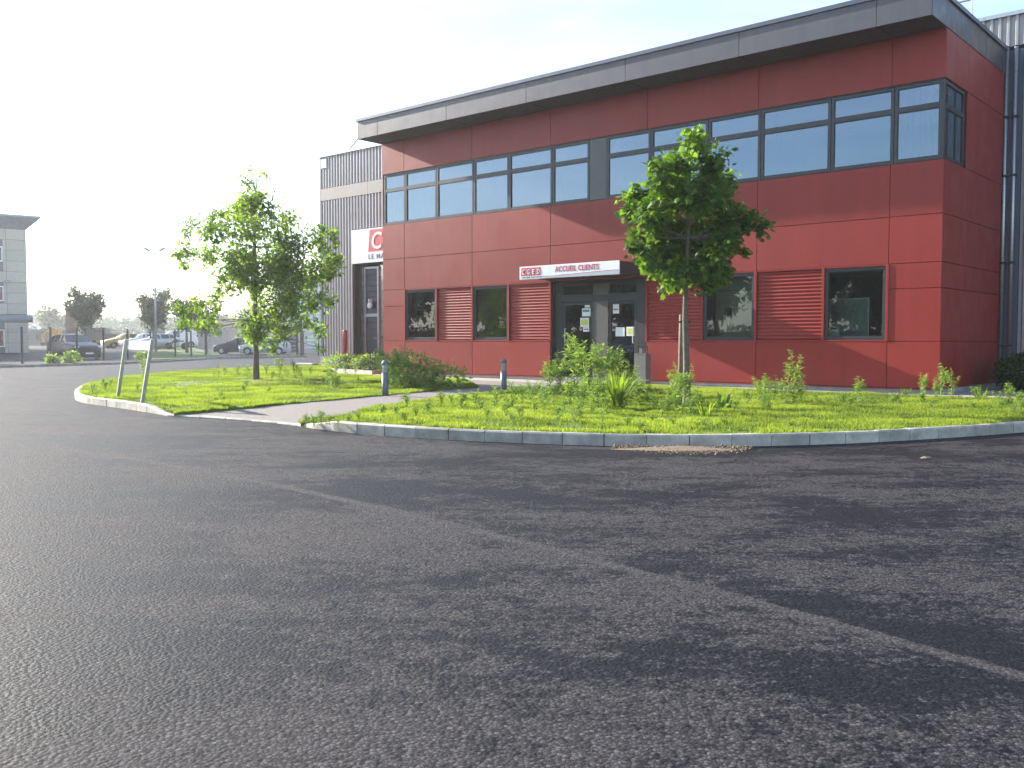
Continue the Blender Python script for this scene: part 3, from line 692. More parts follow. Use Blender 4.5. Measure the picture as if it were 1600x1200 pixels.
def lzv(Q):
    d = np.minimum(np.hypot(Q[:, 0] - pR.x, Q[:, 1] - pR.y), np.hypot(Q[:, 0] - pL.x, Q[:, 1] - pL.y)); return LZ - .088 * np.clip(1 - d / 1.5, 0, 1)
def blades(poly, n, h0, h1, z, seed, bare=(), w=.006):
    r = np.random.default_rng(seed); xs = [p[0] for p in poly]; ys = [p[1] for p in poly]
    Q = np.stack([r.uniform(min(xs), max(xs), n), r.uniform(min(ys), max(ys), n)], 1); Q = Q[inside(poly, Q)]
    Q = Q[(Q[:, 1] < 46) & (Q[:, 0] < 13)]
    d = vnoise(Q[:, 0], Q[:, 1], 1.5, seed + 1); e = vnoise(Q[:, 0], Q[:, 1], 5, seed + 2)
    keep = r.random(len(Q)) < np.clip((d * .6 + e * .4 - .22) * 3.0, .14, 1)
    for (bx, by, br) in bare:
        keep &= ~((np.hypot(Q[:, 0] - bx, Q[:, 1] - by) < br * (.5 + .8 * e)) & (r.random(len(Q)) < .93))
    Q = Q[keep]; d = d[keep]; e = e[keep]; m = len(Q)
    a = r.uniform(0, 2 * np.pi, m); h = (h0 + (h1 - h0) * np.clip(.25 * r.random(m) + .45 * d + .5 * e ** 2, 0, 1.1)); ln = r.normal(0, .45, (m, 2)) * h[:, None]
    dx = np.stack([np.cos(a), np.sin(a)], 1) * (w * r.uniform(.6, 1.5, m))[:, None]
    zz_ = lzv(Q)
    Vv = np.zeros((m, 3, 3), np.float32)
    Vv[:, 0, :2] = Q - dx; Vv[:, 1, :2] = Q + dx; Vv[:, 2, :2] = Q + ln; Vv[:, :2, 2] = (zz_ - .004)[:, None]; Vv[:, 2, 2] = zz_ + h
    t = np.repeat(np.clip(-.15 + 1.15 * d + .25 * e + r.normal(0, .2, m), 0, 1), 3)
    return Vv.reshape(-1, 3), np.arange(3 * m).reshape(-1, 3), t
def fringe(line, n, seed, side, z0):
    r = np.random.default_rng(seed); L = np.array([(p[0], p[1]) for p in line]); i = r.integers(0, len(L) - 1, n); t = r.random(n)[:, None]
    Q = L[i] * (1 - t) + L[i + 1] * t; T_ = L[i + 1] - L[i]; T_ /= np.linalg.norm(T_, axis=1, keepdims=True) + 1e-9; N_ = np.stack([-T_[:, 1], T_[:, 0]], 1) * side
    e = vnoise(Q[:, 0], Q[:, 1], 3, seed); k = r.random(n) < np.clip((e - .25) * 2, .08, 1); Q, T_, N_, e = Q[k], T_[k], N_[k], e[k]; m = len(Q)
    Q = Q + N_ * r.uniform(0, .08, m)[:, None]; h = r.uniform(.02, .10, m) * (.4 + e); out = -N_ * (h * r.uniform(.0, 1.3, m))[:, None]; dx = T_ * .006
    Vv = np.zeros((m, 3, 3), np.float32); Vv[:, 0, :2] = Q - dx; Vv[:, 1, :2] = Q + dx; Vv[:, 2, :2] = Q + out; z0 = lzv(Q); Vv[:, :2, 2] = (z0 - .01)[:, None]; Vv[:, 2, 2] = z0 + h * r.uniform(-.2, .8, m)
    return Vv.reshape(-1, 3), np.repeat(np.clip(.3 + .4 * e + r.normal(0, .2, m), 0, 1), 3)
TL = G(400, 594, LZ); TR = G(1073, 637, LZ)
bareR = [(TR.x - .1, TR.y - .1, .5), (TR.x + .5, TR.y - .3, .35)] + [(G(x, y, .1).x, G(x, y, .1).y, r_) for x, y, r_ in ((900, 676, .28), (940, 678, .22), (1105, 684, .3), (1020, 683, .2), (760, 672, .2), (650, 668, .15))]
bareL = [(TL.x + .9, TL.y - 1.2, 1.0), (TL.x - .8, TL.y - 2.6, .9), (TL.x + 2.6, TL.y - 1.6, .8), (TL.x, TL.y - .3, .8), (TL.x - 1.6, TL.y - 1.4, .9), (TL.x + 1.5, TL.y - .6, .7), (G(224, 632, .1).x, G(224, 632, .1).y, .3)]
for (poly, n, seed, bare, lab) in ((polyR, 900000, 11, bareR, 'short bright grass of the lawn before the entrance'), (polyL, 800000, 21, bareL, 'short bright grass round the slender oak')):
    a, b, t = blades(poly, n, .015, .085, LZ, seed, bare)
    for (ln, side, k) in (((path_lo, -1, 9000), (in_r, 1, 9000), (edgeR[:7], -1, 6000)) if seed == 11 else ((path_up, 1, 9000), (in_l, -1, 12000))):
        v2, t2 = fringe(ln, k, seed + k, side, LZ); a = np.concatenate([a, v2]); t = np.concatenate([t, t2])
    b = np.arange(len(a)).reshape(-1, 3)
    o = link('grass', np_mesh('grass', a, b, t), M_grass); tag(o, lab, 'grass', kind='stuff')

# ------------------------------------------------------------ leaves, twigs, trees
def leaf_shape(kind):
    if kind == 'maple':
        o = [(0, 0), (.28, .02), (.5, .28), (.36, .38), (.46, .7), (.2, .62), (0, 1.0), (-.2, .62), (-.46, .7), (-.36, .38), (-.5, .28), (-.28, .02)]
    elif kind == 'oak':
        o = [(0, 0), (.16, .22), (.36, .34), (.14, .48), (.30, .72), (.10, .76), (0, 1.05), (-.10, .76), (-.30, .72), (-.14, .48), (-.36, .34), (-.16, .22)]
    elif kind == 'lance':
        o = [(0, 0), (.09, .3), (.075, .65), (0, 1), (-.075, .65), (-.09, .3)]
    else:
        o = [(0, 0), (.2, .3), (.18, .65), (0, 1), (-.18, .65), (-.2, .3)]
    pts = np.array([(x, y, -.25 * x * x * 2 - .12 * y * y) for x, y in o] + [(0, .45, .03)], np.float32)
    k = len(o); tri = np.array([(i, (i + 1) % k, k) for i in range(k)], np.int32)
    return pts, tri
def place_leaves(kind, pos, dirs, nrm, size, tint):
    """pos, dirs, nrm (m,3), size (m,), tint (m,)"""
    pts, tri = leaf_shape(kind); m = len(pos); d = dirs / (np.linalg.norm(dirs, axis=1, keepdims=True) + 1e-9)
    s = np.cross(d, nrm); s /= (np.linalg.norm(s, axis=1, keepdims=True) + 1e-9); u = np.cross(s, d)
    Vv = pos[:, None, :] + size[:, None, None] * (pts[None, :, 0:1] * s[:, None, :] + pts[None, :, 1:2] * d[:, None, :] + pts[None, :, 2:3] * u[:, None, :])
    Ff = tri[None] + (np.arange(m) * len(pts))[:, None, None]
    return Vv.reshape(-1, 3), Ff.reshape(-1, 3), np.repeat(tint, len(pts))
def crown(clumps, dens, leaf, size, seed, twigs, kind='oak', per=9, droop=.35, tdir=None):
    r = np.random.default_rng(seed); P_, D_, N_, S_, T_ = [], [], [], [], []
    for (c, rad) in clumps:
        c = np.array(c); nt = max(3, int(dens * rad * rad)); base = .5 + r.normal(0, .16)
        for _ in range(nt):
            v = r.normal(0, 1, 3); v /= np.linalg.norm(v); v[2] = v[2] * .9 + .1
            e = c + v * rad * r.uniform(.55, 1.12); st = c + v * rad * r.uniform(0, .35) + np.array((0, 0, -.1 * rad))
            if twigs is not None and r.random() < .6: twigs.tube([st, (st + e) / 2 + r.normal(0, .03, 3), e], [.006, .005, .002], 3, False)
            k = r.poisson(per) + 2
            for q in range(k):
                t = r.uniform(.15, 1.05); p = st + (e - st) * t + r.normal(0, size * .5, 3)
                d = v * .5 + r.normal(0, .6, 3); d[2] -= droop
                nn = np.array((0, 0, 1.)) + r.normal(0, .5, 3) + v * .3
                P_.append(p); D_.append(d); N_.append(nn); S_.append(size * r.uniform(.55, 1.25)); T_.append(base + r.normal(0, .22))
    return place_leaves(leaf, np.array(P_), np.array(D_), np.array(N_), np.array(S_), np.clip(np.array(T_), 0, 1))
def tree(name, label, base, clumps, trunk, limbs_from, dens, leaf, size, seed, mat, per=9, trunk_r=.055, group=None, droop=.35, cat='tree', limb_r=.022):
    """clumps in world coordinates; trunk a list of points; limbs run from the trunk to each clump"""
    t = empty(name, base, label=label, cat=cat, group=group)
    b = np.array(base); tr = [Vector(p) - Vector(base) for p in trunk]; n = len(tr)
    rs = [trunk_r * (1.25 if i == 0 else 1) * (1 - .8 * i / (n - 1)) for i in range(n)]
    wood = MB(); wood.tube(tr, rs, 10, False); lb = MB()
    r = random.Random(seed)
    for (c, rad) in clumps:
        c = Vector(c) - Vector(base); best = None
        for i in range(limbs_from, n):
            p = tr[i]
            if p.z < c.z + .15:
                d = (c - p).length + max(0, (c - p).length * .9 - (c.z - p.z)) * .4
                if best is None or d < best[0]: best = (d, p)
        p = best[1] if best else tr[limbs_from]
        mid = p.lerp(c, .5) + Vector((r.uniform(-.08, .08), r.uniform(-.08, .08), -.06 * (c - p).length))
        L = (c - p).length; q = min(1.4, .5 + L * .35); lb.tube([p, mid, c], [limb_r * q, limb_r * q * .65, limb_r * .3], 5, False)
    v, f, ti = crown([(tuple(Vector(c) - Vector(base)), rad) for c, rad in clumps], dens, leaf, size, seed, lb, per=per, droop=droop)
    wood.build('trunk', M_bark, t, True); lb.build('branches', M_bark, t, True)
    link('crown', np_mesh('crown', v, f, ti), mat, t); return t

def px_clumps(lst, y0, scale, depth_k, seed, jitter=.9):
    """crown lobes by their place on the tree: picture height and reach at the tree's own distance, depth spread evenly round the trunk"""
    r = random.Random(seed); out = []
    xs = [c[0] for c in lst]; mid = sum(xs) / len(xs)
    for (x, y, rad) in lst:
        half = depth_k * scale
        dy = r.uniform(-1, 1) * half * max(.15, 1 - abs(x - mid) / (max(xs) - min(xs)) * 1.1)
        p = D(x, y, y0); out.append(((p.x, p.y + dy, p.z), rad / F_PX * y0))
    return out
oak = [(398, 288, 16), (392, 312, 30), (418, 322, 26), (370, 330, 28), (436, 345, 33), (400, 362, 42), (352, 368, 36), (326, 345, 15), (303, 358, 16), (298, 392, 24), (274, 408, 15), (330, 398, 22), (338, 425, 20), (372, 408, 38), (420, 402, 42), (462, 388, 36), (490, 375, 26), (507, 358, 15), (522, 372, 13), (500, 410, 33), (528, 405, 15), (524, 428, 17), (478, 430, 38), (440, 440, 42), (402, 438, 42), (372, 450, 20), (400, 478, 36), (440, 478, 38), (480, 465, 33), (507, 468, 18), (470, 498, 28), (488, 520, 18), (500, 543, 9), (430, 508, 26), (400, 512, 33), (386, 530, 24), (410, 543, 16), (352, 470, 16), (318, 476, 22), (292, 488, 20), (270, 505, 13), (332, 498, 20), (304, 508, 14), (346, 515, 12), (412, 270, 7), (392, 425, 30), (455, 415, 35)]
oc = px_clumps(oak, TL.y, 1, 1.5, 3)
oc += [((c[0] * .6 + TL.x * .4 + random.uniform(-.3, .3), TL.y + (TL.y - c[1]) * .8, c[2] + random.uniform(-.2, .2)), r_ * .9) for (c, r_) in oc[1:40:3]]
tree('oak_tree', 'slender young oak with a loose airy crown on the left-hand lawn'.replace('left-hand lawn', 'lawn by the leaning posts'), TL, oc, [TL + Vector((0, 0, -.1)), TL + Vector((.01, 0, .8)), TL + Vector((-.02, .02, 1.7)), TL + Vector((.03, 0, 2.7)), TL + Vector((0, .03, 3.7)), TL + Vector((.02, 0, 4.7)), TL + Vector((.1, 0, 5.5))], 2, 125, 'oak', .12, 5, M_leafL, per=9, trunk_r=.085, limb_r=.014)
maple = [(1076, 222, 10), (1070, 243, 22), (1050, 265, 28), (1100, 265, 26), (1020, 278, 24), (1125, 290, 27), (1000, 302, 22), (988, 330, 16), (1040, 310, 38), (1090, 315, 42), (1140, 330, 27), (1160, 352, 22), (1180, 345, 10), (1184, 360, 9), (1010, 340, 28), (1060, 355, 42), (1110, 365, 42), (1150, 380, 22), (1168, 388, 10), (988, 365, 7), (1000, 390, 20), (1030, 390, 33), (1080, 400, 42), (1120, 405, 32), (1143, 420, 15), (1010, 415, 16), (1040, 425, 26), (1080, 428, 28), (1110, 433, 20), (1036, 444, 10), (1106, 452, 12), (1060, 438, 18)]
mc = px_clumps(maple, TR.y, 1, 1.05, 4)
mc += [((c[0] * .7 + TR.x * .3, TR.y + (TR.y - c[1]) * .9, c[2]), r_) for (c, r_) in mc[2:30:3]]
tree('maple_tree', 'round-headed young maple staked in the lawn before the facade', TR, mc, [TR + Vector((0, 0, -.1)), TR + Vector((-.01, 0, .7)), TR + Vector((-.04, 0, 1.5)), TR + Vector((-.03, 0, 2.1)), TR + Vector((0, 0, 2.8)), TR + Vector((.02, 0, 3.5)), TR + Vector((.02, 0, 4.2))], 3, 300, 'maple', .115, 6, M_leafR, per=7, trunk_r=.062, limb_r=.02)
SK = G(1062, 635, LZ)
stk = empty('tree_stake', SK, label='round wooden stake with a black strap beside the maple trunk', cat='stake')
MB().tube([(0, 0, -.15), (.015, 0, 1.55)], [.04, .036], 10).build('post', M_wood, stk, True)
MB().tube([(-.045, -.045, 1.42), (.1, -.06, 1.44), (.17, .0, 1.44), (.1, .06, 1.43), (-.045, .04, 1.42)], .014, 5).build('strap', M_black, stk)
for (nm, c, r_, lab) in (('soil_patch', TR, .5, 'bare dark soil round the maple trunk'), ('soil_patch', TL, .8, 'bare brown soil round the oak trunk')):
    m = MB(); n = 20; rr = random.Random(int(c.x * 100)); m.v = [(0, 0, .02)] + [(r_ * rr.uniform(.7, 1.15) * math.cos(k * math.tau / n), r_ * rr.uniform(.7, 1.15) * math.sin(k * math.tau / n), .003) for k in range(n)]
    m.f = [(0, k + 1, (k + 1) % n + 1) for k in range(n)]; o = m.build(nm, M_soil); o.location = c; tag(o, lab, kind='structure')

# ------------------------------------------------------------ weeds
def weed_mesh(seed, h, branches, leaf=.07, bushy=1.):
    r = np.random.default_rng(seed); stems = MB(); P_, D_, N_, S_, T_ = [], [], [], [], []
    def stem(p0, d, L, rad, n, top):
        p = np.array(p0, float); d = np.array(d, float); d /= np.linalg.norm(d); pts = [p.copy()]; k = 6
        for i in range(k):
            d = d + r.normal(0, .07, 3) + np.array((0, 0, .05)); d /= np.linalg.norm(d); p = p + d * L / k; pts.append(p.copy())
        stems.tube([Vector(q) for q in pts], [rad * (1 - .75 * i / k) for i in range(k + 1)], 3, False)
        for i in range(n):
            t = r.uniform(.08, 1) if not top else r.uniform(.2, 1) ** .7; f = t * k; j = min(k - 1, int(f)); q = pts[j] + (pts[j + 1] - pts[j]) * (f - j)
            a = i * 2.4 + r.uniform(-.5, .5); dd = np.array((math.cos(a), math.sin(a), r.uniform(-.5, .9))) + r.normal(0, .25, 3)
            P_.append(q); D_.append(dd); N_.append(np.array((0, 0, 1.)) + r.normal(0, .3, 3)); S_.append(leaf * r.uniform(.5, 1.2) * (1.15 - .7 * t)); T_.append(.35 + .4 * t + r.normal(0, .15))
    stem((0, 0, 0), (r.normal(0, .1), r.normal(0, .1), 1), h, .008, int(42 * bushy * max(.6, h)), False)
    for b in range(branches):
        z = r.uniform(.02, .55) * h; a = r.uniform(0, 6.28); sp = r.uniform(.3, .8)
        stem((0, 0, z), (math.cos(a) * sp, math.sin(a) * sp, 1), (h - z) * r.uniform(.5, .95), .005, int(26 * bushy * max(.5, h)), True)
    v, f, t = place_leaves('lance', np.array(P_), np.array(D_), np.array(N_), np.array(S_), np.clip(np.array(T_), 0, 1))
    sm = stems.mesh('stem'); lm = np_mesh('leaves', v, f, t); return sm, lm
M_stem = plain('weed_stem', (.13, .17, .05), .7)
def weed_kind(n, seed, h, br, leaf, bushy, mat=None):
    out = []
    for i in range(n):
        sm, lm = weed_mesh(seed + i, h * (.9 + .05 * (i % 4)), br + i % 3, leaf, bushy); sm.materials.append(M_stem); lm.materials.append(mat or M_weed); out.append((sm, lm, h))
    return out
W_tall = weed_kind(6, 100, 1.0, 4, .15, 3.0)
W_mid = weed_kind(6, 200, .55, 4, .11, 2.8)
W_low = weed_kind(6, 300, .32, 3, .095, 2.4)
W_dry = weed_kind(1, 400, .6, 4, .04, .8, M_dryweed)
def put_weed(kind, x, y, h, label, group, spread=1., nm='weed'):
    sm, lm, h0 = random.choice(kind); p = G(x, y, LZ)
    o = empty(nm, (p.x, p.y, lz(p.x, p.y) - .005), random.uniform(0, 6.28), label=label, cat='weed', group=group); s = h / h0; o.scale = (s * spread, s * spread, s)
    link('stem', sm, None, o); link('leaves', lm, None, o); return o
def weeds(kind, lst, label, group, spread=1.):
    """(x, y of the foot, y of the tip) in picture pixels; the height follows from the distance of the foot"""
    hs = [max(.08, 1.14 * (y - top) / F_PX * G(x, y, LZ).y) for (x, y, top) in lst]; od = sorted(range(len(lst)), key=lambda i: -hs[i]); nm = {}
    if len(lst) > 2:
        if hs[od[0]] > 1.06 * hs[od[1]]: nm[od[0]] = 'tallest '
        if hs[od[-2]] > 1.06 * hs[od[-1]]: nm[od[-1]] = 'shortest '
    for i, (x, y, top) in enumerate(lst):
        put_weed(kind, x, y, hs[i], (nm.get(i, 'middling ' if nm else '') + label), group, spread)
lab1 = 'tall leafy green weed in the thicket before the glass door'
weeds(W_tall, [(900, 622, 520), (882, 620, 558), (912, 626, 535), (935, 622, 552), (945, 627, 545), (958, 620, 540), (870, 618, 572), (925, 630, 572), (985, 624, 566), (858, 620, 560), (970, 628, 576)], lab1, 'weeds before the glass door', 1.25)
weeds(W_mid, [(865, 632, 600), (890, 636, 590), (910, 640, 595), (935, 640, 590), (955, 636, 585), (980, 636, 588), (1000, 634, 590), (848, 630, 602), (1012, 630, 600), (925, 652, 612), (905, 656, 622), (945, 650, 612)], 'knee-high leafy weed at the foot of the thicket before the glass door', 'low weeds before the glass door', 1.4)
weeds(W_tall, [(1062, 645, 566), (1066, 648, 580), (1057, 643, 590)], 'leafy weed growing up against the stake of the maple', 'weeds at the maple stake')
weeds(W_mid, [(1045, 645, 615), (1080, 652, 612), (1092, 644, 605)], 'small weed in the bare soil at the maple trunk', 'small weeds at the maple trunk', 1.2)
weeds(W_mid, [(1184, 628, 588), (1196, 632, 584), (1208, 630, 590), (1222, 628, 592), (1200, 644, 608), (1192, 640, 600)], 'bushy weed in the clump between the maple and the tallest weed', 'clump of bushy weeds in the lawn', 1.1)
weeds(W_tall, [(1240, 634, 550)], 'tallest single weed on the lawn before the plain red wall', None, .95)
weeds(W_mid, [(1253, 632, 600), (1230, 634, 598), (1275, 634, 612), (1290, 632, 618)], 'low weed at the foot of the tallest single weed', 'low weeds by the tallest weed', 1.2)
weeds(W_mid, [(1340, 630, 588)], 'stocky single weed under the window nearest the corner', None, 1.25)
weeds(W_low, [(1318, 632, 615), (1330, 636, 618), (1356, 632, 616), (1362, 634, 622), (1312, 630, 618), (1400, 630, 612), (1415, 622, 606), (1395, 634, 620)], 'small spreading weed near the window nearest the corner', 'small weeds below the corner window', 1.6)
weeds(W_mid, [(1441, 625, 583), (1470, 622, 568), (1487, 621, 580), (1462, 624, 590)], 'upright weed in the row at the corner of the red building', 'weeds at the red corner')
weeds(W_low, [(1455, 640, 622), (1440, 628, 612), (1540, 628, 612), (1526, 626, 602), (1520, 640, 626), (1545, 645, 630)], 'small weed on the shaded end of the lawn past the corner', 'small weeds past the corner', 1.3)
weeds(W_mid, [(1575, 638, 600), (1590, 642, 610), (1566, 648, 622), (1596, 650, 622), (1582, 652, 630)], 'leafy weed at the end of the lawn beside the dark hedge', 'weeds beside the dark hedge', 1.5)
weeds(W_low, [(478, 656, 640), (490, 658, 640), (502, 656, 636), (515, 660, 646), (528, 662, 650), (486, 654, 644), (545, 658, 644), (560, 654, 640)], 'low weed hanging over the kerb end beside the path', 'weeds over the kerb end', 1.5)
weeds(W_low, [(598, 648, 628), (618, 650, 632), (636, 642, 614), (668, 648, 624), (690, 636, 612), (705, 634, 616), (722, 640, 610), (742, 634, 606), (650, 656, 636), (752, 642, 622), (630, 660, 640)], 'thin weed along the sunny path edge of the lawn', 'thin weeds along the path', 1.2)
weeds(W_mid, [(775, 638, 600), (800, 640, 596), (790, 655, 622), (812, 660, 632), (815, 632, 600), (828, 628, 595), (842, 625, 592), (760, 660, 635), (835, 650, 622), (800, 668, 640), (870, 660, 630), (896, 672, 640), (940, 668, 640)], 'slender pale weed on the lawn before the bollard nearest the door', 'weeds before the nearer-door bollard', 1.25)
weeds(W_mid, [(1020, 640, 610), (1035, 648, 622), (1150, 645, 622), (1165, 635, 608), (1120, 648, 628), (850, 640, 608), (880, 648, 618)], 'loose leafy weed scattered in the grass around the maple', 'loose weeds either side of the maple', 1.2)
weeds(W_low, [(1100, 668, 650), (1130, 664, 648), (1020, 662, 645), (980, 668, 650), (1050, 668, 652), (1160, 655, 640), (1255, 655, 642), (1310, 650, 636), (1000, 676, 658)], 'little rosette weed in the open lawn between the maple and the kerb', 'little weeds before the maple', 1.7)
labs = 'leafy green weed in the tall thicket against the red wall beside the warehouse'
weeds(W_tall, [(612, 604, 538), (632, 604, 548), (648, 606, 558), (622, 606, 560), (660, 604, 565), (676, 604, 570), (640, 608, 572), (690, 604, 576), (606, 602, 556), (655, 608, 576), (668, 609, 580), (630, 609, 575)], labs, 'thicket against the red wall', 1.5)
weeds(W_mid, [(512, 606, 572), (520, 608, 578), (528, 604, 584), (505, 604, 586), (476, 606, 590), (560, 604, 585)], 'weed in the shade of the oak near the warehouse', 'weeds in the oak shade', 1.2)
weeds(W_mid, [(436, 594, 556), (460, 593, 562), (448, 592, 572), (470, 591, 572), (485, 590, 570), (425, 596, 575), (416, 590, 566), (372, 588, 568), (386, 587, 570), (350, 588, 570), (525, 588, 568), (540, 586, 566), (555, 586, 570)], 'weed along the back edge of the lawn behind the oak', 'weeds behind the oak', 1.1)
weeds(W_dry, [(335, 590, 558), (342, 592, 562)], 'dry pale seed-headed weed on the oak lawn', 'dry weeds')
weeds(W_low, [(385, 605, 592), (380, 612, 600), (340, 612, 602), (420, 616, 604), (345, 622, 610), (255, 612, 600), (215, 612, 600), (290, 618, 608), (440, 602, 590)], 'little weed in the open lawn before the oak', 'little weeds before the oak', 1.5)
weeds(W_mid, [(145, 616, 596), (160, 608, 588), (172, 606, 590), (150, 622, 604), (165, 612, 594)], 'bushy weed at the tip of the lawn beside the leaning posts', 'weeds at the lawn tip', 1.3)
weeds(W_tall, [(224, 594, 553)], 'tall slim weed behind the leaning posts', None, .7)
def clump(name, label, x, y, top, n, seed, mat, w=.018, curve=.35):
    p = G(x, y, LZ); h = (y - top) / F_PX * p.y; r = np.random.default_rng(seed); vs = []; fs = []; ts = []
    for i in range(n):
        a = r.uniform(0, 6.28); out = r.uniform(.05, .6) * h; hh = h * r.uniform(.55, 1.05); b0 = np.array((math.cos(a), math.sin(a))) * r.uniform(0, .1); s = np.array((-math.sin(a), math.cos(a))); k = len(vs); t = r.uniform(0, 1)
        for j, q in enumerate((0, .35, .7, 1.0)):
            c = b0 + np.array((math.cos(a), math.sin(a))) * out * q ** 1.6; ww = w * (1, .95, .7, .08)[j] * .5; z = hh * (q - curve * q ** 3 * (out / h))
            vs += [(c[0] - s[0] * ww, c[1] - s[1] * ww, z), (c[0] + s[0] * ww, c[1] + s[1] * ww, z)]; ts += [t, t]
        fs += [(k + 2 * j, k + 2 * j + 1, k + 2 * j + 3, k + 2 * j + 2) for j in range(3)]
    o = link(name, np_mesh(name, vs, fs, ts), mat); o.location = (p.x, p.y, LZ - .006); return tag(o, label, 'plant')
clump('iris_clump', 'yellow-green clump of sword-like leaves before the bin', 966, 640, 575, 110, 1, M_iris, .03)
clump('iris_clump', 'small clump of upright blades between the maple and the broad-leaved dock', 1104, 652, 618, 16, 2, M_iris, .03)
clump('dock_plant', 'broad dark-leaved dock beside the maple', 1132, 640, 604, 26, 3, M_weed, .09, .9)
clump('iris_clump', 'single upright blade tuft on the paving edge past the corner', 1530, 628, 600, 7, 5, M_iris, .02)

def shrub(name, label, c, rx, ry, h, n, seed, mat, size=.06, cat='shrub', group=None):
    r = np.random.default_rng(seed); u = r.normal(0, 1, (n, 3)); u /= np.linalg.norm(u, axis=1, keepdims=True); rad = r.uniform(.55, 1.05, n) ** .6
    pos = u * rad[:, None] * np.array((rx, ry, h * .5)) + np.array((0, 0, h * .5)); pos += r.normal(0, .05, (n, 3)); pos[:, 2] = np.abs(pos[:, 2])
    v, f, t = place_leaves('narrow', pos, u + r.normal(0, .5, (n, 3)), np.array((0, 0, 1.)) + r.normal(0, .5, (n, 3)), size * r.uniform(.6, 1.3, n), np.clip(.5 + r.normal(0, .25, n), 0, 1))
    e = empty(name, c, label=label, cat=cat, group=group); link('foliage', np_mesh('foliage', v, f, t), mat, e)
    st = MB()
    for k in range(7):
        a = k * .9; st.tube([(0.2 * rx * math.cos(a), .2 * ry * math.sin(a), -.02), (rx * .6 * math.cos(a), ry * .6 * math.sin(a), h * .7)], [.015, .005], 4, False)
    st.build('stem', M_bark, e); return e
p = FL(-1.6, -3.0, .11); shrub('hedge', 'dark spiky hedge in the shade past the red corner', p, 1.3, 1.0, .85, 3800, 31, M_hedge, .12, 'hedge')
p = FL(-4.2, -1.6, LZ); shrub('hedge', 'dark hedge farther along the warehouse wall', p, 1.5, 1.1, .8, 3200, 32, M_hedge, .12, 'hedge')
for i, (x, y, rx, h, lab) in enumerate(((640, 605, .7, .8, 'bushy green shrub in the weed thicket against the red wall, next to a bollard'), (682, 604, .7, .5, 'lower spreading green shrub at the end of the weed thicket against the red wall'))):
    shrub('wall_shrub', lab, G(x, y, LZ), rx, .6, h, 520, 35 + i, M_weed, .12, 'shrub')
# low planter of shrubs at the goods door
for i, (s, d) in enumerate(((23.4, -3.0), (22.2, -2.8), (21.1, -2.6), (20.2, -2.2))):
    shrub('planter_shrub', ('low dark green shrub' if i % 2 else 'low pale green shrub') + ' in the bed before the goods door', FL(s, d, .10), .75, .6, .55, 1100, 40 + i, M_hedge if i % 2 else M_weed, .09, 'shrub', 'shrubs before the goods door')
bed = [FL(24.2, -2.4), FL(19.4, -1.2), FL(19.4, -3.2), FL(24.2, -3.9)]
tag(poly_sheet('planting_bed', bed, M_soil, .134), 'planted bed before the goods door', kind='structure')
be = MB()
for a, b in zip(bed, bed[1:] + bed[:1]):
    t = (b - a).normalized(); n = Vector((t.y, -t.x, 0)) * .05
    q = [a - n, b - n, b + n, a + n]; MBk = MB().add([(k.x, k.y, -.01) for k in q] + [(k.x, k.y, .16) for k in q], [(0, 1, 2, 3), (7, 6, 5, 4), (0, 4, 5, 1), (1, 5, 6, 2), (2, 6, 7, 3), (3, 7, 4, 0)]); MBk.build('bed_edging', M_kerb, bpy.data.objects['planting_bed'])

# ------------------------------------------------------------ street furniture
def bollard(x, y, label):
    p = G(x, y, LZ); b = empty('light_bollard', (p.x, p.y, .11), label=label, cat='bollard', group='light bollards beside the path')
    MB().lathe([(.068, -.1), (.068, .47)], 18).build('post', M_bollard, b, True)
    MB().lathe([(.05, .47), (.05, .64)], 14).build('lamp_core', M_blind, b, True)
    for k in range(6): MB().lathe([(.064, .478 + k * .027), (.064, .490 + k * .027)], 16).build('louvre', M_bollard, b)
    MB().lathe([(.070, .64), (.070, .665), (.062, .70), (.04, .725), (.012, .737)], 18).build('cap', M_bollard, b, True)
bollard(602, 617, 'grey light bollard with a domed cap beside the weed thicket'); bollard(787, 612, 'grey light bollard with a domed cap beside the door path')
lb_ = empty('litter_bin', FL(7.05, .42, .116), RZ, label='grey steel litter bin with a hooped top beside the glass door', cat='bin')
bb = MB()
bb.bbox(-.17, .17, -.12, .12, 0, .78, .006).build('body', M_bin, lb_)
MB().box(-.176, -.171, -.08, .08, .50, .68).build('opening', M_black, lb_); MB().box(-.19, -.176, -.1, .1, .47, .49).build('ash_tray', M_galv, lb_)
MB().tube([(-.15, 0, .78), (-.14, 0, .93), (-.10, 0, .985), (.10, 0, .985), (.14, 0, .93), (.15, 0, .78)], .018, 8).build('hoop', M_black, lb_)
MB().box(-.11, .0, -.012, .012, .80, .92).build('ash_plate', M_bin, lb_); MB().box(-.174, .174, -.124, .124, .781, .795).build('rim', M_bin, lb_)
a0, a1 = G(184, 622, LZ), G(222, 630, LZ); t0 = D(197, 530, a0.y - .1); t1 = D(238, 530, a1.y - .1)
sp = empty('leaning_sign', a0, label='two leaning galvanised posts carrying a blank white sign plate on the lawn tip', cat='sign')
for (a, t) in ((a0, t0), (a1, t1)):
    q0, q1 = a - a0, t - a0; ax = (q1 - q0).normalized()
    m = MB(); s_ = ax.cross(Vector((.6, -.8, 0))).normalized(); w_ = ax.cross(s_)
    q0 = q0 - ax * .15
    ring = lambda p: [p + s_ * .03 + w_ * .025, p - s_ * .03 + w_ * .025, p - s_ * .03 - w_ * .025, p + s_ * .03 - w_ * .025]
    m.add(ring(q0) + ring(q1), [(3, 2, 1, 0), (4, 5, 6, 7), (0, 1, 5, 4), (1, 2, 6, 5), (2, 3, 7, 6), (3, 0, 4, 7)]).build('post', M_galv, sp)
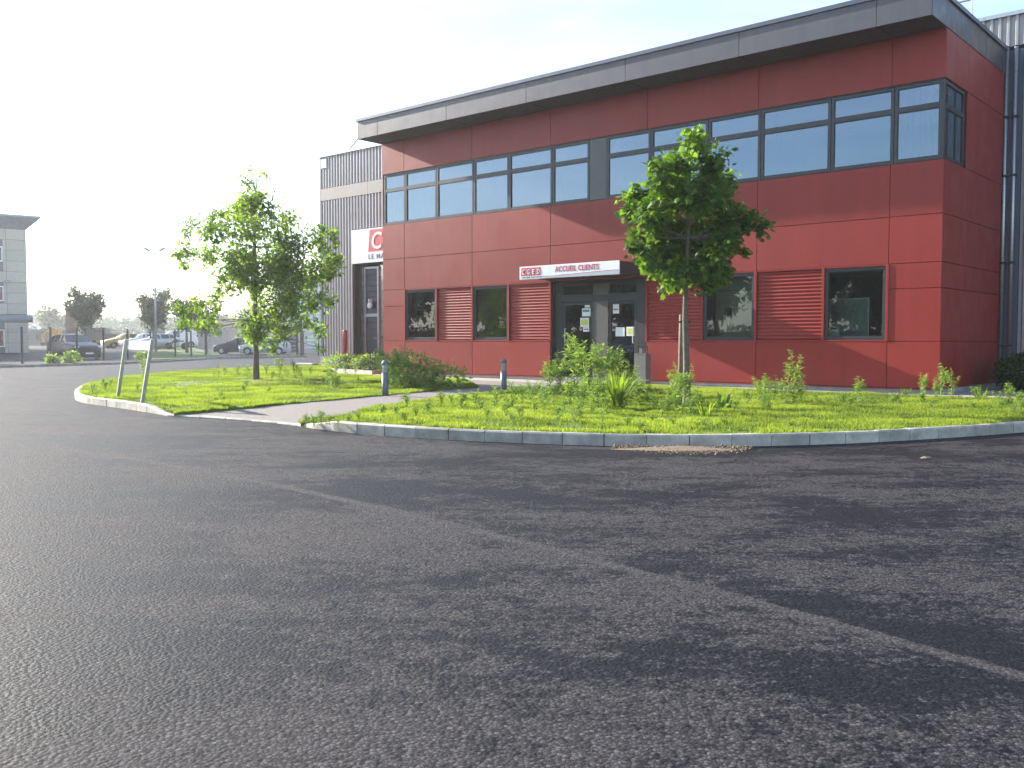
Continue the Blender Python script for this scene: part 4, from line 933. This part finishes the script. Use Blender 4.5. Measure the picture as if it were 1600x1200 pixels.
q0, q1 = t0 - a0, t1 - a0; dn = (a0 - t0).normalized(); e = (q1 - q0).normalized(); nn = e.cross(dn).normalized() * .01
A = q0 + dn * .03; B = q1 + dn * .03; A2 = q0 + dn * .19; B2 = q1 + dn * .19; off = nn * 3.6
m = MB(); m.add([A + off - nn, B + off - nn, B2 + off - nn, A2 + off - nn, A + off + nn, B + off + nn, B2 + off + nn, A2 + off + nn], [(0, 1, 2, 3), (7, 6, 5, 4), (0, 4, 5, 1), (1, 5, 6, 2), (2, 6, 7, 3), (3, 7, 4, 0)]); m.build('sign_plate', M_white, sp)
p = FL(24.75, -4.25, .0); rp_ = empty('guard_post', p, label='red steel guard post beside the goods door', cat='post')
MB().lathe([(.09, -.05), (.09, 1.62), (.075, 1.66)], 14).build('tube', M_redpost, rp_, True); MB().lathe([(.14, 0), (.14, .012)], 14).build('base_plate', M_galv, rp_)
p = FL(27.6, -4.5, 0); cb = MB().bbox(-.7, .5, -.18, .18, 0, .24, .03).build('concrete_block', M_conc); cb.location = p; cb.rotation_euler = (0, 0, RZ); tag(cb, 'low pale concrete block at the foot of the warehouse corner', 'block')
# spill of sandy gravel at the kerb
r = np.random.default_rng(77); n = 2600; A_, B_ = G(950, 700), G(1178, 701.5)
tt = r.beta(1.6, 1.6, n); sp_ = np.abs(r.normal(0, .16, n)) * (.3 + 1.2 * np.sin(np.pi * tt)); base = np.outer(1 - tt, np.array(A_)) + np.outer(tt, np.array(B_)); base[:, 1] -= sp_ - .03; base[:, 2] = np.clip(.04 - sp_ * .2, .0, .05) * r.uniform(.3, 1, n)
sz = r.gamma(1.6, .0028, n) + .002; oct_v = np.array([(1, 0, 0), (-1, 0, 0), (0, 1, 0), (0, -1, 0), (0, 0, 1), (0, 0, -1)], float); oct_f = np.array([(0, 2, 4), (2, 1, 4), (1, 3, 4), (3, 0, 4), (2, 0, 5), (1, 2, 5), (3, 1, 5), (0, 3, 5)])
vv = base[:, None, :] + oct_v[None] * sz[:, None, None] * r.uniform(.6, 1.3, (n, 6, 1)); ff = oct_f[None] + (np.arange(n) * 6)[:, None, None]
tag(link('gravel_spill', np_mesh('gravel_spill', vv.reshape(-1, 3), ff.reshape(-1, 3)), M_gravel), 'spill of sandy gravel on the tarmac along the kerb before the maple', 'gravel', kind='stuff')
m = MB(); k = 28; mid = (A_ + B_) / 2; m.v = [(0, -.02, .035)] + [((B_ - A_).length * .5 * math.cos(i * math.tau / k) * random.uniform(.85, 1.05), -.10 + .16 * math.sin(i * math.tau / k) * random.uniform(.6, 1.2), .0045) for i in range(k)]; m.f = [(0, i + 1, (i + 1) % k + 1) for i in range(k)]
o = m.build('sand_heap', M_gravel); o.location = (mid.x, mid.y, 0); tag(o, 'thin heap of sand spilled at the kerb', kind='structure')
p = G(1446, 717); m = MB(); m.add([(-.05, 0, .004), (.0, -.03, .012), (.06, -.005, .005), (.07, .03, .02), (.0, .025, .03), (-.04, .03, .01)], [(0, 1, 4, 5), (1, 2, 3, 4), (5, 4, 1, 0), (4, 3, 2, 1)]); o = m.build('litter_scrap', M_gravel); o.location = p; tag(o, 'small crumpled pale scrap of litter lying on the tarmac', 'litter')

# ------------------------------------------------------------ cars
M_tyre = plain('tyre_rubber', (.015, .015, .016), .8); M_rim = plain('alloy_rim', (.45, .46, .48), .3, .8); M_lens = plain('lamp_lens', (.7, .72, .75), .1, .3); M_tail = plain('tail_lens', (.4, .01, .01), .15)
M_carglass = plain('car_glass', (.015, .02, .024), .04, 0, .05, 1, 0, 0, 0, .9)
def paint(name, c, metal=0.): return plain(name, c, .4, metal, .03, 2, 0, .2, 0, .3)
def lerp_st(st): return st
HATCH = [(2.06, .60, .52, .58, .50), (2.03, .70, .60, .68, .58), (1.92, .77, .70, .78, .68), (1.55, .86, .80, .84, .76), (1.15, .95, .90, .86, .78), (.82, 1.0, .95, .865, .76), (.12, 1.42, .96, .87, .60), (-.1, 1.455, .97, .87, .60), (-.18, 1.46, .97, .87, .60), (-.27, 1.465, .97, .87, .60), (-1.0, 1.45, .99, .865, .59), (-1.08, 1.445, .99, .865, .59), (-1.55, 1.39, 1.02, .85, .57), (-1.70, 1.35, 1.03, .84, .56), (-1.98, 1.02, .98, .80, .62), (-2.05, .92, .86, .77, .66), (-2.08, .62, .55, .74, .64)]
FLAG = ['', '', '', '', '', 'W', 'S', '', '', 'S', '', 'S', '', 'R', '', '']
def scale_st(st, L, H, W): return [(x * L / 4.14, (z - .2) * (H - .2) / (1.465 - .2) + .2, (b - .2) * (H - .2) / (1.465 - .2) + .2, w * W / 1.74, t * W / 1.74) for x, z, b, w, t in st]
VAN = [(2.1, .62, .55, .66, .56), (2.06, .8, .7, .76, .66), (1.9, .95, .88, .84, .74), (1.5, 1.1, 1.04, .88, .80), (1.2, 1.2, 1.12, .90, .80), (.62, 1.72, 1.12, .9, .70), (.45, 1.78, 1.12, .9, .70), (.35, 1.79, 1.12, .9, .70), (-.3, 1.82, 1.12, .9, .72), (-.4, 1.82, 1.12, .9, .72), (-1.2, 1.82, 1.12, .9, .72), (-1.3, 1.82, 1.12, .9, .72), (-1.7, 1.82, 1.12, .9, .72), (-1.98, 1.80, 1.12, .89, .72), (-2.05, 1.4, 1.1, .88, .72), (-2.09, 1.0, .9, .87, .74), (-2.1, .6, .5, .84, .72)]
VFLAG = ['', '', '', '', 'W', '', '', 'S', '', '', '', '', '', '', '', '']
def car(name, label, pos, heading, mat, L=4.14, H=1.465, W=1.74, cat='car', group='cars parked behind the fence', st=HATCH, fl=FLAG, wheel=.31):
    if st is HATCH: st = scale_st(st, L, H, W)
    c = empty(name, pos, heading, label=label, cat=cat, group=group)
    zs = .22; rows = []
    for (x, z, b, w, t) in st:
        h = max(.02, z - b); rows.append([(w * .9, zs), (w * .985, zs + min(.1, (b - zs) * .3)), (w, zs + (b - zs) * .55), (w * .985, b - .03), (w * .95, b), (t + .02, z - min(.07, h * .35)), (t * .9, z - min(.02, h * .1)), (0, z)])
    parts = {}
    nr = 8
    def vid(i, j, sgn): return (i * nr + j) * 2 + (0 if sgn > 0 else 1)
    allv = []
    for i, (x, *_r) in enumerate(st):
        for (y, z) in rows[i]:
            allv += [(x - (.0 if z > .4 else 0), y, z), (x, -y, z)]
    def addf(key, idx):
        m = parts.setdefault(key, MB()); m.add([allv[q] for q in idx], [(0, 1, 2, 3)])
    for i in range(len(st) - 1):
        for j in range(nr - 1):
            for sgn in (1, -1):
                key = 'body'
                if fl[i] == 'W' and j >= 5: key = 'windscreen'
                if fl[i] == 'R' and j >= 5: key = 'rear_window'
                if fl[i] == 'S' and j == 4: key = 'side_window' + str(i) + str(sgn)
                q = (vid(i, j, sgn), vid(i, j + 1, sgn), vid(i + 1, j + 1, sgn), vid(i + 1, j, sgn))
                addf(key, q if sgn > 0 else q[::-1])
    for i in (0, len(st) - 1):
        m = parts['body']; ring = [vid(i, j, 1) for j in range(nr)] + [vid(i, j, -1) for j in range(nr - 2, -1, -1)]
        m.add([allv[q] for q in ring], [tuple(range(len(ring))) if i else tuple(range(len(ring)))[::-1]])
    for key, m in parts.items():
        nm = key if not key.startswith('side_window') else 'side_window'
        me = m.mesh(nm, True); bm = bmesh.new(); bm.from_mesh(me); bmesh.ops.remove_doubles(bm, verts=bm.verts, dist=.001); bm.to_mesh(me); bm.free()
        link(nm, me, mat if key == 'body' else M_carglass, c)
    W2 = max(s[3] for s in st); L2 = st[0][0]; Lr = -st[-1][0]
    MB().box(-Lr + .1, L2 - .12, -W2 * .88, W2 * .88, .17, .24).build('underbody', M_black, c)
    ax = (L2 - .78, -Lr + .72)
    for x in ax:
        for sg in (1, -1):
            Mx = Matrix.Translation((x, sg * (W2 - .09), wheel)) @ Matrix.Rotation(math.pi / 2 * -sg, 4, 'X')
            w = MB().lathe([(wheel * .62, -.1), (wheel * .93, -.1), (wheel, -.07), (wheel, .07), (wheel * .93, .105), (wheel * .62, .105)], 20, Mx).build('tyre', M_tyre, c)
            MB().lathe([(wheel * .62, .10), (wheel * .6, .112), (wheel * .2, .108), (.02, .115)], 20, Mx).build('rim', M_rim, w)
            k = 14; am = MB(); ra = wheel + .05
            am.v = [(x, sg * (W2 + .004), wheel)] + [(x + ra * math.cos(math.pi * q / k), sg * (W2 + .004), wheel + ra * math.sin(math.pi * q / k)) for q in range(k + 1)]
            am.f = [(0, q + 1, q + 2) for q in range(k)]; am.build('wheel_arch', M_black, c)
    zh = st[2][1]
    for sg in (1, -1):
        Mx = Matrix.Translation((L2 - .16, sg * (st[2][3] - .10), zh - .06)) @ Matrix.Rotation(R(-32) * sg, 4, 'Z') @ Matrix.Diagonal((.14, .2, .085, 1))
        MB().lathe([(math.cos(q), math.sin(q)) for q in np.linspace(-1.5, 1.5, 7)], 12, Mx).build('headlight', M_lens, c, True)
        Mx = Matrix.Translation((-Lr + .08, sg * (st[-2][3] - .06), st[-3][1] - .14)) @ Matrix.Diagonal((.07, .1, .15, 1))
        MB().lathe([(math.cos(q), math.sin(q)) for q in np.linspace(-1.5, 1.5, 7)], 12, Mx).build('tail_light', M_tail, c, True)
        MB().box(.62, .76, sg * W2 - .02, sg * (W2 + .17), st[5][1] - .03, st[5][1] + .1).build('mirror', mat, c)
    MB().box(L2 - .05, L2 + .012, -.42, .42, .30, .50).build('grille', M_black, c); MB().box(L2 + .012, L2 + .02, -.25, .25, .36, .46).build('number_plate', M_white, c)
    MB().box(-Lr - .014, -Lr + .02, -.25, .25, .62, .72).build('number_plate', M_white, c)
    return c
def put(x, y, depth): q = D(x, y, depth); return (q.x, q.y, gz(q.x, q.y))
car('parked_car', 'dark blue sport utility car parked alone behind the fence', put(116, 558, 61), R(-41), paint('dark_blue_paint', (.014, .018, .035), .3), 4.37, 1.66, 1.84, wheel=.345)
M_wp = paint('white_paint', (.72, .73, .74)); M_yp = paint('yellow_paint', (.55, .40, .08))
car('parked_car', 'yellow-gold car at the end of the parked row', put(195, 545, 92), R(-140), M_yp, 4.2, 1.5, 1.75)
car('parked_car', 'white car parked between the yellow-gold car and the white van', put(222, 545, 91), R(-140), M_wp, 4.1, 1.46, 1.72)
car('parked_car', 'silver-white car squeezed in beside the white van', put(244, 545.5, 89), R(-140), paint('silver_paint', (.55, .56, .57), .5), 4.0, 1.45, 1.7)
car('parked_van', 'tall white van at the end of the parked row behind the lamp post', put(274, 545.5, 96), R(-150), M_wp, cat='van', st=VAN, fl=VFLAG, group=None, wheel=.33)
car('parked_car', 'dark navy hatchback parked nose out behind the oak', put(372, 553, 84), R(185), paint('navy_paint', (.012, .016, .045), .3), 4.1, 1.47, 1.74)
car('parked_car', 'pale silver hatchback parked behind the oak trunk', put(414, 553.5, 80.5), R(182), paint('pale_silver_paint', (.62, .64, .68), .4), 4.15, 1.47, 1.75)
car('parked_car', 'grey saloon standing by the yard, seen mirrored in the entrance glass', (-20.0, 18.2, 0), R(35), paint('grey_paint', (.10, .11, .14), .5), 4.3, 1.46, 1.76)
mb = empty('motorbike', put(276, 546, 86), R(200), label='dark motorbike parked beside the white van', cat='motorbike')
for x in (.68, -.68):
    Mx = Matrix.Translation((x, 0, .31)) @ Matrix.Rotation(math.pi / 2, 4, 'X')
    MB().lathe([(.2, -.05), (.31, -.05), (.31, .05), (.2, .05), (.2, -.05)], 16, Mx).build('wheel', M_tyre, mb)
MB().tube([(.68, 0, .31), (.45, 0, .85), (.4, 0, 1.02)], .035, 6).build('fork', M_black, mb); MB().tube([(.4, -.35, 1.05), (.42, 0, 1.0), (.4, .35, 1.05)], .02, 6).build('handlebar', M_black, mb)
MB().lathe([(.05, -.32), (.16, -.15), (.17, .12), (.06, .3)], 10, Matrix.Translation((.1, 0, .78)) @ Matrix.Rotation(math.pi / 2, 4, 'Y')).build('tank', M_black, mb, True); MB().box(-.65, -.12, -.12, .12, .72, .82).build('seat', M_black, mb); MB().box(-.25, .3, -.14, .14, .3, .66).build('engine', M_galv, mb)

# ------------------------------------------------------------ far side of the road: kerb, fence, verge
fk = [Vector((-34, 22, 0)), Vector((-27, 33, 0)), G(0, 575), G(100, 572), G(200, 569), G(300, 563.5), G(345, 560), G(400, 559), G(480, 558.5)]
def hfar(p): return .12
kerb('long concrete kerb along the far side of the yard road', smooth_poly(fk, 2), hfar, +1, 1.0)
fence = empty('wire_fence', G(121, 565), label='dark green wire mesh fence along the far side of the road', cat='fence'); fo = fence.location
fpx = [(-60, 571.5), (35, 568), (121, 565), (200, 562), (236, 561), (274, 559.5), (322, 557.5)]
fpts = [G(*q) for q in fpx]; pme = MB().box(-.045, .045, -.045, .045, -.1, 1.92).box(-.052, .052, -.052, .052, 1.92, 1.96).mesh('post'); pme.materials.append(M_fence)
full = []
for a, b in zip(fpts, fpts[1:]):
    k = max(1, round((b - a).length / 2.6)); full += [a.lerp(b, i / k) for i in range(k)]
full.append(fpts[-1])
for q in full: o = link('post', pme, None, fence); o.location = (q.x - fo.x, q.y - fo.y, 0)
for a, b in zip(full, full[1:]):
    A = a - fo; B = b - fo; m = MB(); k = max(2, int((b - a).length / .10))
    for i in range(1, k): q = A.lerp(B, i / k); m.tube([(q.x, q.y, .08), (q.x, q.y, 1.86)], .0025, 3, False)
    for z in (.1, .5, .9, 1.3, 1.7, 1.84): m.tube([(A.x, A.y, z), (B.x, B.y, z)], .0035, 3, False)
    tag(m.build('wire_panel', M_fence, fence), kind='stuff')
fence2 = empty('wire_fence', G(464, 557), label='short run of dark wire fence beside the white ribbed shed', cat='fence'); fo = fence2.location
run = [G(464, 557), G(498, 555.5)]
for q in run: o = link('post', pme, None, fence2); o.location = (q.x - fo.x, q.y - fo.y, 0)
m = MB(); k = 22
for i in range(1, k): q = (run[0] - fo).lerp(run[1] - fo, i / k); m.tube([(q.x, q.y, .05), (q.x, q.y, 1.85)], .003, 3, False)
tag(m.build('wire_panel', M_fence, fence2), kind='stuff')
wp_ = MB().bbox(-.13, .13, -.1, .1, -.05, 1.85, .02).build('wooden_post', M_wood); wp_.location = G(472, 556.5); tag(wp_, 'thick weathered wooden post at the car park entrance', 'post')
vg = [(205, 557), (240, 548), (270, 546.5), (300, 549), (335, 553), (358, 557), (322, 559), (270, 560.5), (225, 562)]
tag(poly_sheet('verge', [G(x, y, .10) + Vector((0, 0, gz(G(x, y).x, G(x, y).y))) for x, y in vg], M_verge), 'grass verge behind the fence', kind='structure')
for i, (x, y, top, sd) in enumerate(((112, 567, 551, 61), (82, 568, 558, 62), (222, 563, 553, 63))):
    p = G(x, y, .0); h = (y - top) / F_PX * p.y; shrub('roadside_weed', ['bushy weed clump at the fence before the dark blue car', 'small weed at the far kerb under the pale stone building', 'weed at the fence foot by the grass verge'][i], p, h * .8, h * .6, h, 500, sd, M_weed, .16, 'weed')

# ------------------------------------------------------------ lamp post
p = D(244, 550, 80); lp = empty('street_lamp', (p.x, p.y, gz(p.x, p.y)), label='tall street lamp with two outstretched heads in the car park', cat='street lamp')
M_lamp = plain('lamp_paint', (.24, .30, .36), .4, .3)
MB().tube([(0, 0, -.2), (0, 0, 4), (0, 0, 8.5)], [.10, .075, .05], 10).build('pole', M_lamp, lp, True)
for sg in (1, -1):
    MB().tube([(0, 0, 8.4), (sg * .35, 0, 8.65)], .035, 6).build('arm', M_lamp, lp)
    Mx = Matrix.Translation((sg * .62, 0, 8.78)) @ Matrix.Rotation(R(-28) * sg, 4, 'Y') @ Matrix.Diagonal((.38, .18, .10, 1))
    MB().lathe([(math.cos(q), math.sin(q)) for q in np.linspace(-1.5, 1.5, 7)], 14, Mx).build('lamp_head', M_lamp, lp, True)

# ------------------------------------------------------------ pale stone building at the far left
bx = D(45, 545, 80); bz = gz(-45, 80)
sb_ = empty('stone_building', (bx.x, bx.y, bz), R(35), label='pale stone-clad office block with flared blue-grey eaves', cat='building')
Wd, Dp, Hh = 20., 12., 10.4
zr = [0, .9, 1.75, 2.6]; zz = [2.75 + k * .87 for k in range(10)]
MB().box(-Wd + .02, -.02, .06, Dp, 0, Hh).build('wall_core', M_bin, sb_)
zrows = [(0, .85), (.85, 1.70), (1.70, 2.55)] + [(3.25 + k * .893, 3.25 + (k + 1) * .893) for k in range(8)]
cols = [0, 1.55, 4.6, 7.7, 10.8, 13.9, 17.0, 20]
wins = [(1, .5, 1.95), (1, 4.35, 5.6), (1, 7.65, 8.9)]
for ci, (a, b) in enumerate(zip(cols, cols[1:])):
    for (z0, z1) in zrows:
        if ci >= 1 and any(z0 < w1 - .05 and z1 > w0 + .05 for _, w0, w1 in wins):
            MB().bbox(-a - .25 + .015, -a - .015, 0, .055, z0 + .012, z1 - .012, .01).build('stone_panel', M_stone, sb_)
        else: MB().bbox(-b + .015, -a - .015, 0, .055, z0 + .012, z1 - .012, .01).build('stone_panel', M_stone, sb_)
for ci, (a, b) in enumerate(zip(cols, cols[1:])):
    if ci == 0: continue
    for (_, w0, w1) in wins:
        f = MB(); x0, x1 = -b + .05, -a - .25
        f.box(x0, x0 + .08, -.03, .05, w0, w1).box(x1 - .08, x1, -.03, .05, w0, w1).box(x0 + .08, x1 - .08, -.03, .05, w0, w0 + .08).box(x0 + .08, x1 - .08, -.03, .05, w1 - .08, w1)
        w_ = f.build('window', M_white, sb_); MB().box(x0 + .08, x1 - .08, .0, .04, w0 + .08, w1 - .08).build('pane', M_carglass, w_)
MB().tube([(-Wd, .1, 2.9), (.35, .1, 2.9)], .32, 16).build('round_cornice', M_roofblue, sb_, True)
rf = MB(); o1, o2 = .25, 1.0
lo = [(-Wd, -.05, Hh - .0), (0, -.05, Hh), (0, Dp, Hh), (-Wd, Dp, Hh)]; hi = [(-Wd - o2, -o2 - .05, Hh + .95), (o2, -o2 - .05, Hh + .95), (o2, Dp + o2, Hh + .95), (-Wd - o2, Dp + o2, Hh + .95)]; tp = [(x, y, z + .16) for x, y, z in hi]
rf.add(lo + hi + tp, [(0, 1, 5, 4), (1, 2, 6, 5), (2, 3, 7, 6), (3, 0, 4, 7), (4, 5, 9, 8), (5, 6, 10, 9), (6, 7, 11, 10), (7, 4, 8, 11), (8, 9, 10, 11)]).build('roof', M_roofblue, sb_)
MB().box(-1.75, -1.25, -.35, .0, 5.9, 6.1).build('wall_lamp', M_lamp, sb_)

# ------------------------------------------------------------ white ribbed shed and notice wall beyond the oak
p = D(430, 552, 92); q = D(516, 552, 88); L = (Vector((q.x, q.y, 0)) - Vector((p.x, p.y, 0))).length
sh = empty('white_shed', (p.x, p.y, 0), math.atan2(q.y - p.y, q.x - p.x), label='white shed of horizontal ribbed sheeting between the oak and the warehouse', cat='shed')
MB().box(0.02, L + 6, .05, 10, 0, 7.2).build('wall_core', M_white, sh)
def hrib(x0, x1, z0, z1, pitch, name):
    m = MB(); prof = []; n = int((z1 - z0) / pitch)
    for i in range(n): b = z0 + i * pitch; prof += [(b, 0), (b + pitch * .45, 0), (b + pitch * .55, -.09), (b + pitch * .92, -.09)]
    m.v = [(x, d, z) for (z, d) in prof for x in (x0, x1)]; m.f = [(2 * i, 2 * i + 1, 2 * i + 3, 2 * i + 2) for i in range(len(prof) - 1)]; m.build(name, M_white, sh)
hrib(2.4, L + 6, .2, 7.2, .36, 'ribbed_sheet'); hrib(0, 2.35, 2.6, 7.2, .36, 'ribbed_sheet')
MB().box(-.05, L + 6.05, -.14, 10.05, 7.21, 7.4).build('roof', M_trim, sh)
p = D(430, 553, 89); nw = empty('notice_wall', (p.x, p.y, 0), label='low dark grey timber screen carrying yellow notices by the silver hatchback', cat='screen')
for k in range(7): MB().bbox(-.2, 2.2, 0, .08, .05 + k * .35, .05 + k * .35 + .33, .012).build('board', M_doorgrey, nw)
M_yel = plain('notice_yellow', (.75, .42, .02), .6); MB().box(.05, .5, -.02, -.002, 1.35, 2.35).build('notice', M_yel, nw); MB().box(1.05, 1.45, -.02, -.002, 1.55, 2.15).build('notice', M_yel, nw)

# ------------------------------------------------------------ background trees and far things
def bgtree(label, x, ybase, ytop, wpx, depth, seed, dens=8, size=.30, upright=True, group='small dark trees in the car park', name='car_park_tree', mat=None, at=None):
    r = random.Random(seed); cl = []
    if at: p = Vector((at[0], at[1], 0)); H, W = at[2], at[3]
    else: p = D(x, ybase, depth); p.z = gz(p.x, p.y); H = D(x, ytop, depth).z - p.z; W = wpx / F_PX * depth / 2
    th = H * .34
    for k in range(15):
        a = r.uniform(0, 6.28); t = r.uniform(.25, 1); el = (.55 + .5 * r.random()) if upright else r.uniform(.15, 1)
        rad = W * t; z = th + (H - th) * (.15 + .8 * t * el if upright else el * .9)
        cl.append(((p.x + rad * math.cos(a) * (1.15 - .5 * el), p.y + rad * math.sin(a) * (1.15 - .5 * el), p.z + z), W * r.uniform(.2, .38)))
    cl.append(((p.x, p.y, p.z + th + (H - th) * .5), W * .55)); cl.append(((p.x, p.y, p.z + th + (H - th) * .25), W * .5))
    return tree(name, label, p, cl, [p + Vector((0, 0, -.2)), p + Vector((0, 0, th)), p + Vector((0, 0, H * .6)), p + Vector((0, 0, H * .9))], 1, dens, 'narrow', size, seed, mat or M_leafB, per=9, trunk_r=.12 if upright else .25, group=group, droop=-.3 if upright else .1, limb_r=.035)
bgtree('spreading dark small tree behind the dark blue car', 134, 548, 458, 62, 84, 51, 60, .36)
bgtree('dark spiky small tree behind the street lamp', 240, 549, 455, 66, 84, 52, 60, .36)
bgtree('dark spiky small tree on the verge between lamp post and oak', 292, 552, 458, 48, 78, 53, 60, .36)
bgtree('small leafy tree on the verge nearest the oak', 322, 553, 470, 44, 76, 54, 60, .34)
bgtree('pale hazy tree standing beyond the brick pillar', 80, 541, 480, 52, 190, 55, 5, .9, False, None, 'distant_tree')
for i, (x, t, w, d) in enumerate(((165, 512, 40, 260), (250, 505, 60, 270), (300, 500, 60, 250), (345, 496, 60, 230), (400, 488, 70, 240), (450, 480, 70, 230), (30, 515, 50, 300), (-60, 505, 80, 260), (-20, 498, 60, 280))):
    bgtree('rounded hazy tree in the far tree line', x, 537, t, w, d, 70 + i, 3, 1.3, False, 'trees in the far tree line', 'distant_tree')
for i in range(14):
    bgtree('leafy tree in the row across the yard, seen mirrored in the entrance glass', 0, 0, 0, 0, 0, 90 + i, 20, .5, False, 'trees across the yard mirrored in the glass', 'yard_tree', at=(-44 + 3 * math.sin(i * 2.1), -26 + i * 6.2, 7.8 + 1.0 * math.sin(i * 1.7), 4.0))
r = np.random.default_rng(8); n = 9000; pos = np.stack([r.uniform(-1, 1, n), r.uniform(-44, 44, n), 2.3 * r.random(n) ** .7], 1)
v, f, t = place_leaves('narrow', pos, r.normal(0, 1, (n, 3)), np.array((.5, 0, .7)) + r.normal(0, .5, (n, 3)), r.uniform(.25, .5, n), np.clip(.5 + r.normal(0, .25, n), 0, 1))
hd = empty('hedge', (-42, 12, 0), label='long added hedge under the trees across the yard, darkening the window reflections', cat='hedge'); link('foliage', np_mesh('foliage', v, f, t), M_hedge, hd); MB().box(-.5, .5, -44, 44, 0, 1.9).build('twig_core', M_bark, hd)  # out-of-view hedge, added so the ground-floor glass mirrors dark leaves below the crowns
r = np.random.default_rng(5); n = 26000; xx = r.uniform(-230, 60, n); hh = 5.5 + 3.0 * vnoise(xx + 300, xx * 0 + 3, .06, 9) + 2 * vnoise(xx + 300, xx * 0 + 7, .25, 10)
pos = np.stack([xx, 290 + r.normal(0, 6, n), hh * r.random(n) ** .6], 1)
v, f, t = place_leaves('narrow', pos, r.normal(0, 1, (n, 3)), r.normal(0, .6, (n, 3)) + np.array((0, -.4, .8)), r.uniform(.8, 1.9, n), np.clip(.5 + r.normal(0, .2, n), 0, 1))
tag(link('far_wood', np_mesh('far_wood', v, f, t), M_leafB), 'low belt of hazy woodland on the horizon', 'wood', kind='stuff')
p = D(203, 540, 480); tb = empty('tower_block', (p.x, p.y, 0), label='tiny striped tower block above the far tree line', cat='building'); M_brk = plain('tower_brick', (.22, .13, .10), .8)
MB().box(-3, 3, 0, 5, 0, 14).build('wall', M_brk, tb)
for x in (-2.0, 0, 2.0): MB().box(x - .35, x + .35, -.15, -.02, 0, 14.2).build('stair_strip', M_white, tb)
MB().box(-3.1, 3.1, -.2, 5.1, 14.21, 14.5).build('roof', M_trim, tb)
p = D(113, 541, 100); bp = empty('brick_pillar', (p.x, p.y, gz(p.x, p.y)), label='brown brick pillar beside the spreading dark tree', cat='pillar'); MB().bbox(-.5, .5, -.4, .4, -.05, 4.0, .03).build('shaft', M_brk, bp); MB().bbox(-.58, .58, -.48, .48, 4.0, 4.18, .03).build('capping', M_conc, bp)
p = D(90, 541, 105); ex = empty('excavator', (p.x, p.y, gz(p.x, p.y)), R(170), label='small orange-yellow excavator standing beyond the stone building', cat='excavator')
MB().box(-.55, .45, -.45, .45, .5, 1.1).build('engine_house', M_yel, ex); MB().bbox(-.35, .35, -.4, .4, 1.1, 2.0, .05).build('cab', M_yel, ex); MB().box(-.2, .3, -.405, -.4, 1.25, 1.85).build('cab_window', M_carglass, ex)
MB().tube([(.4, 0, .9), (1.1, 0, 1.9), (1.9, 0, 1.3)], .10, 6).build('boom', M_yel, ex); MB().tube([(1.9, 0, 1.3), (1.7, 0, .5)], .08, 6).build('arm', M_yel, ex); MB().box(1.5, 1.95, -.25, .25, .2, .55).build('bucket', M_black, ex)
for sg in (1, -1): MB().bbox(-.8, .8, sg * .45 - .15, sg * .45 + .15, 0, .45, .1).build('track', M_black, ex)
p = D(76, 541, 135); ls = empty('low_shed', (p.x, p.y, gz(p.x, p.y)), label='long low grey shed beyond the dark blue car', cat='shed'); MB().box(-5, 6, 0, 6, 0, 2.1).build('wall', M_band, ls); MB().box(-5.3, 6.3, -.4, 6.4, 2.1, 2.4).build('roof', M_roofblue, ls)
for x in (-3.5, -1, 1.5, 4): MB().box(x - .7, x + .7, -.03, -.002, .8, 1.6).build('window', M_carglass, ls)
p = D(168, 545, 100); tl = empty('cage_trailer', (p.x, p.y, gz(p.x, p.y)), label='brown cage-sided trailer beside the yellow-gold car', cat='trailer'); MB().box(-1.0, 1.3, -.8, .8, .5, 1.5).build('box', M_brk, tl)
for x in (-1, -.45, .1): MB().tube([(x, -.78, 1.5), (x, -.78, 2.1)], .03, 5).build('cage_post', M_black, tl)
for z in (1.75, 2.1): MB().tube([(-1.0, -.78, z), (.1, -.78, z)], .03, 5).build('cage_rail', M_black, tl)
for x in (-.5, .7): MB().lathe([(.3, -.1), (.3, .1)], 14, Matrix.Translation((x, -.75, .3)) @ Matrix.Rotation(math.pi / 2, 4, 'X')).build('wheel', M_tyre, tl)
p = D(150, 545, 102); gc = empty('grey_container', (p.x, p.y, gz(p.x, p.y)), label='grey metal container behind the dark blue car', cat='container'); MB().bbox(-1.2, 1.2, -.9, .9, .0, 2.0, .04).build('body', M_bin, gc); MB().box(-1.25, 1.25, -.95, .95, 2.0, 2.08).build('lid', M_trim, gc)
gw = MB()
p = D(330, 545, 104); wl_ = empty('garden_wall', (p.x, p.y, gz(p.x, p.y)), label='long pale rendered wall behind the parked row', cat='wall'); MB().box(-7, 8, 0, .25, -.1, 2.0).build('wall', M_conc, wl_); MB().box(-7.1, 8.1, -.06, .31, 2.0, 2.1).build('coping', M_kerb, wl_)

# ------------------------------------------------------------ haze
hz = MB().box(-4300, 4300, -450, 5600, -1.2, 17).build('haze', None)
m, n, l, b = nodes('haze_air'); n.remove(b); out = [x for x in n if x.type == 'OUTPUT_MATERIAL'][0]
pv = n.new('ShaderNodeVolumePrincipled'); pv.inputs['Color'].default_value = (.93, .96, 1, 1); pv.inputs['Density'].default_value = .0007; pv.inputs['Anisotropy'].default_value = .45
l.new(pv.outputs[0], out.inputs['Volume']); hz.data.materials.append(m); tag(hz, 'thin morning haze over the whole place', 'haze', kind='stuff')
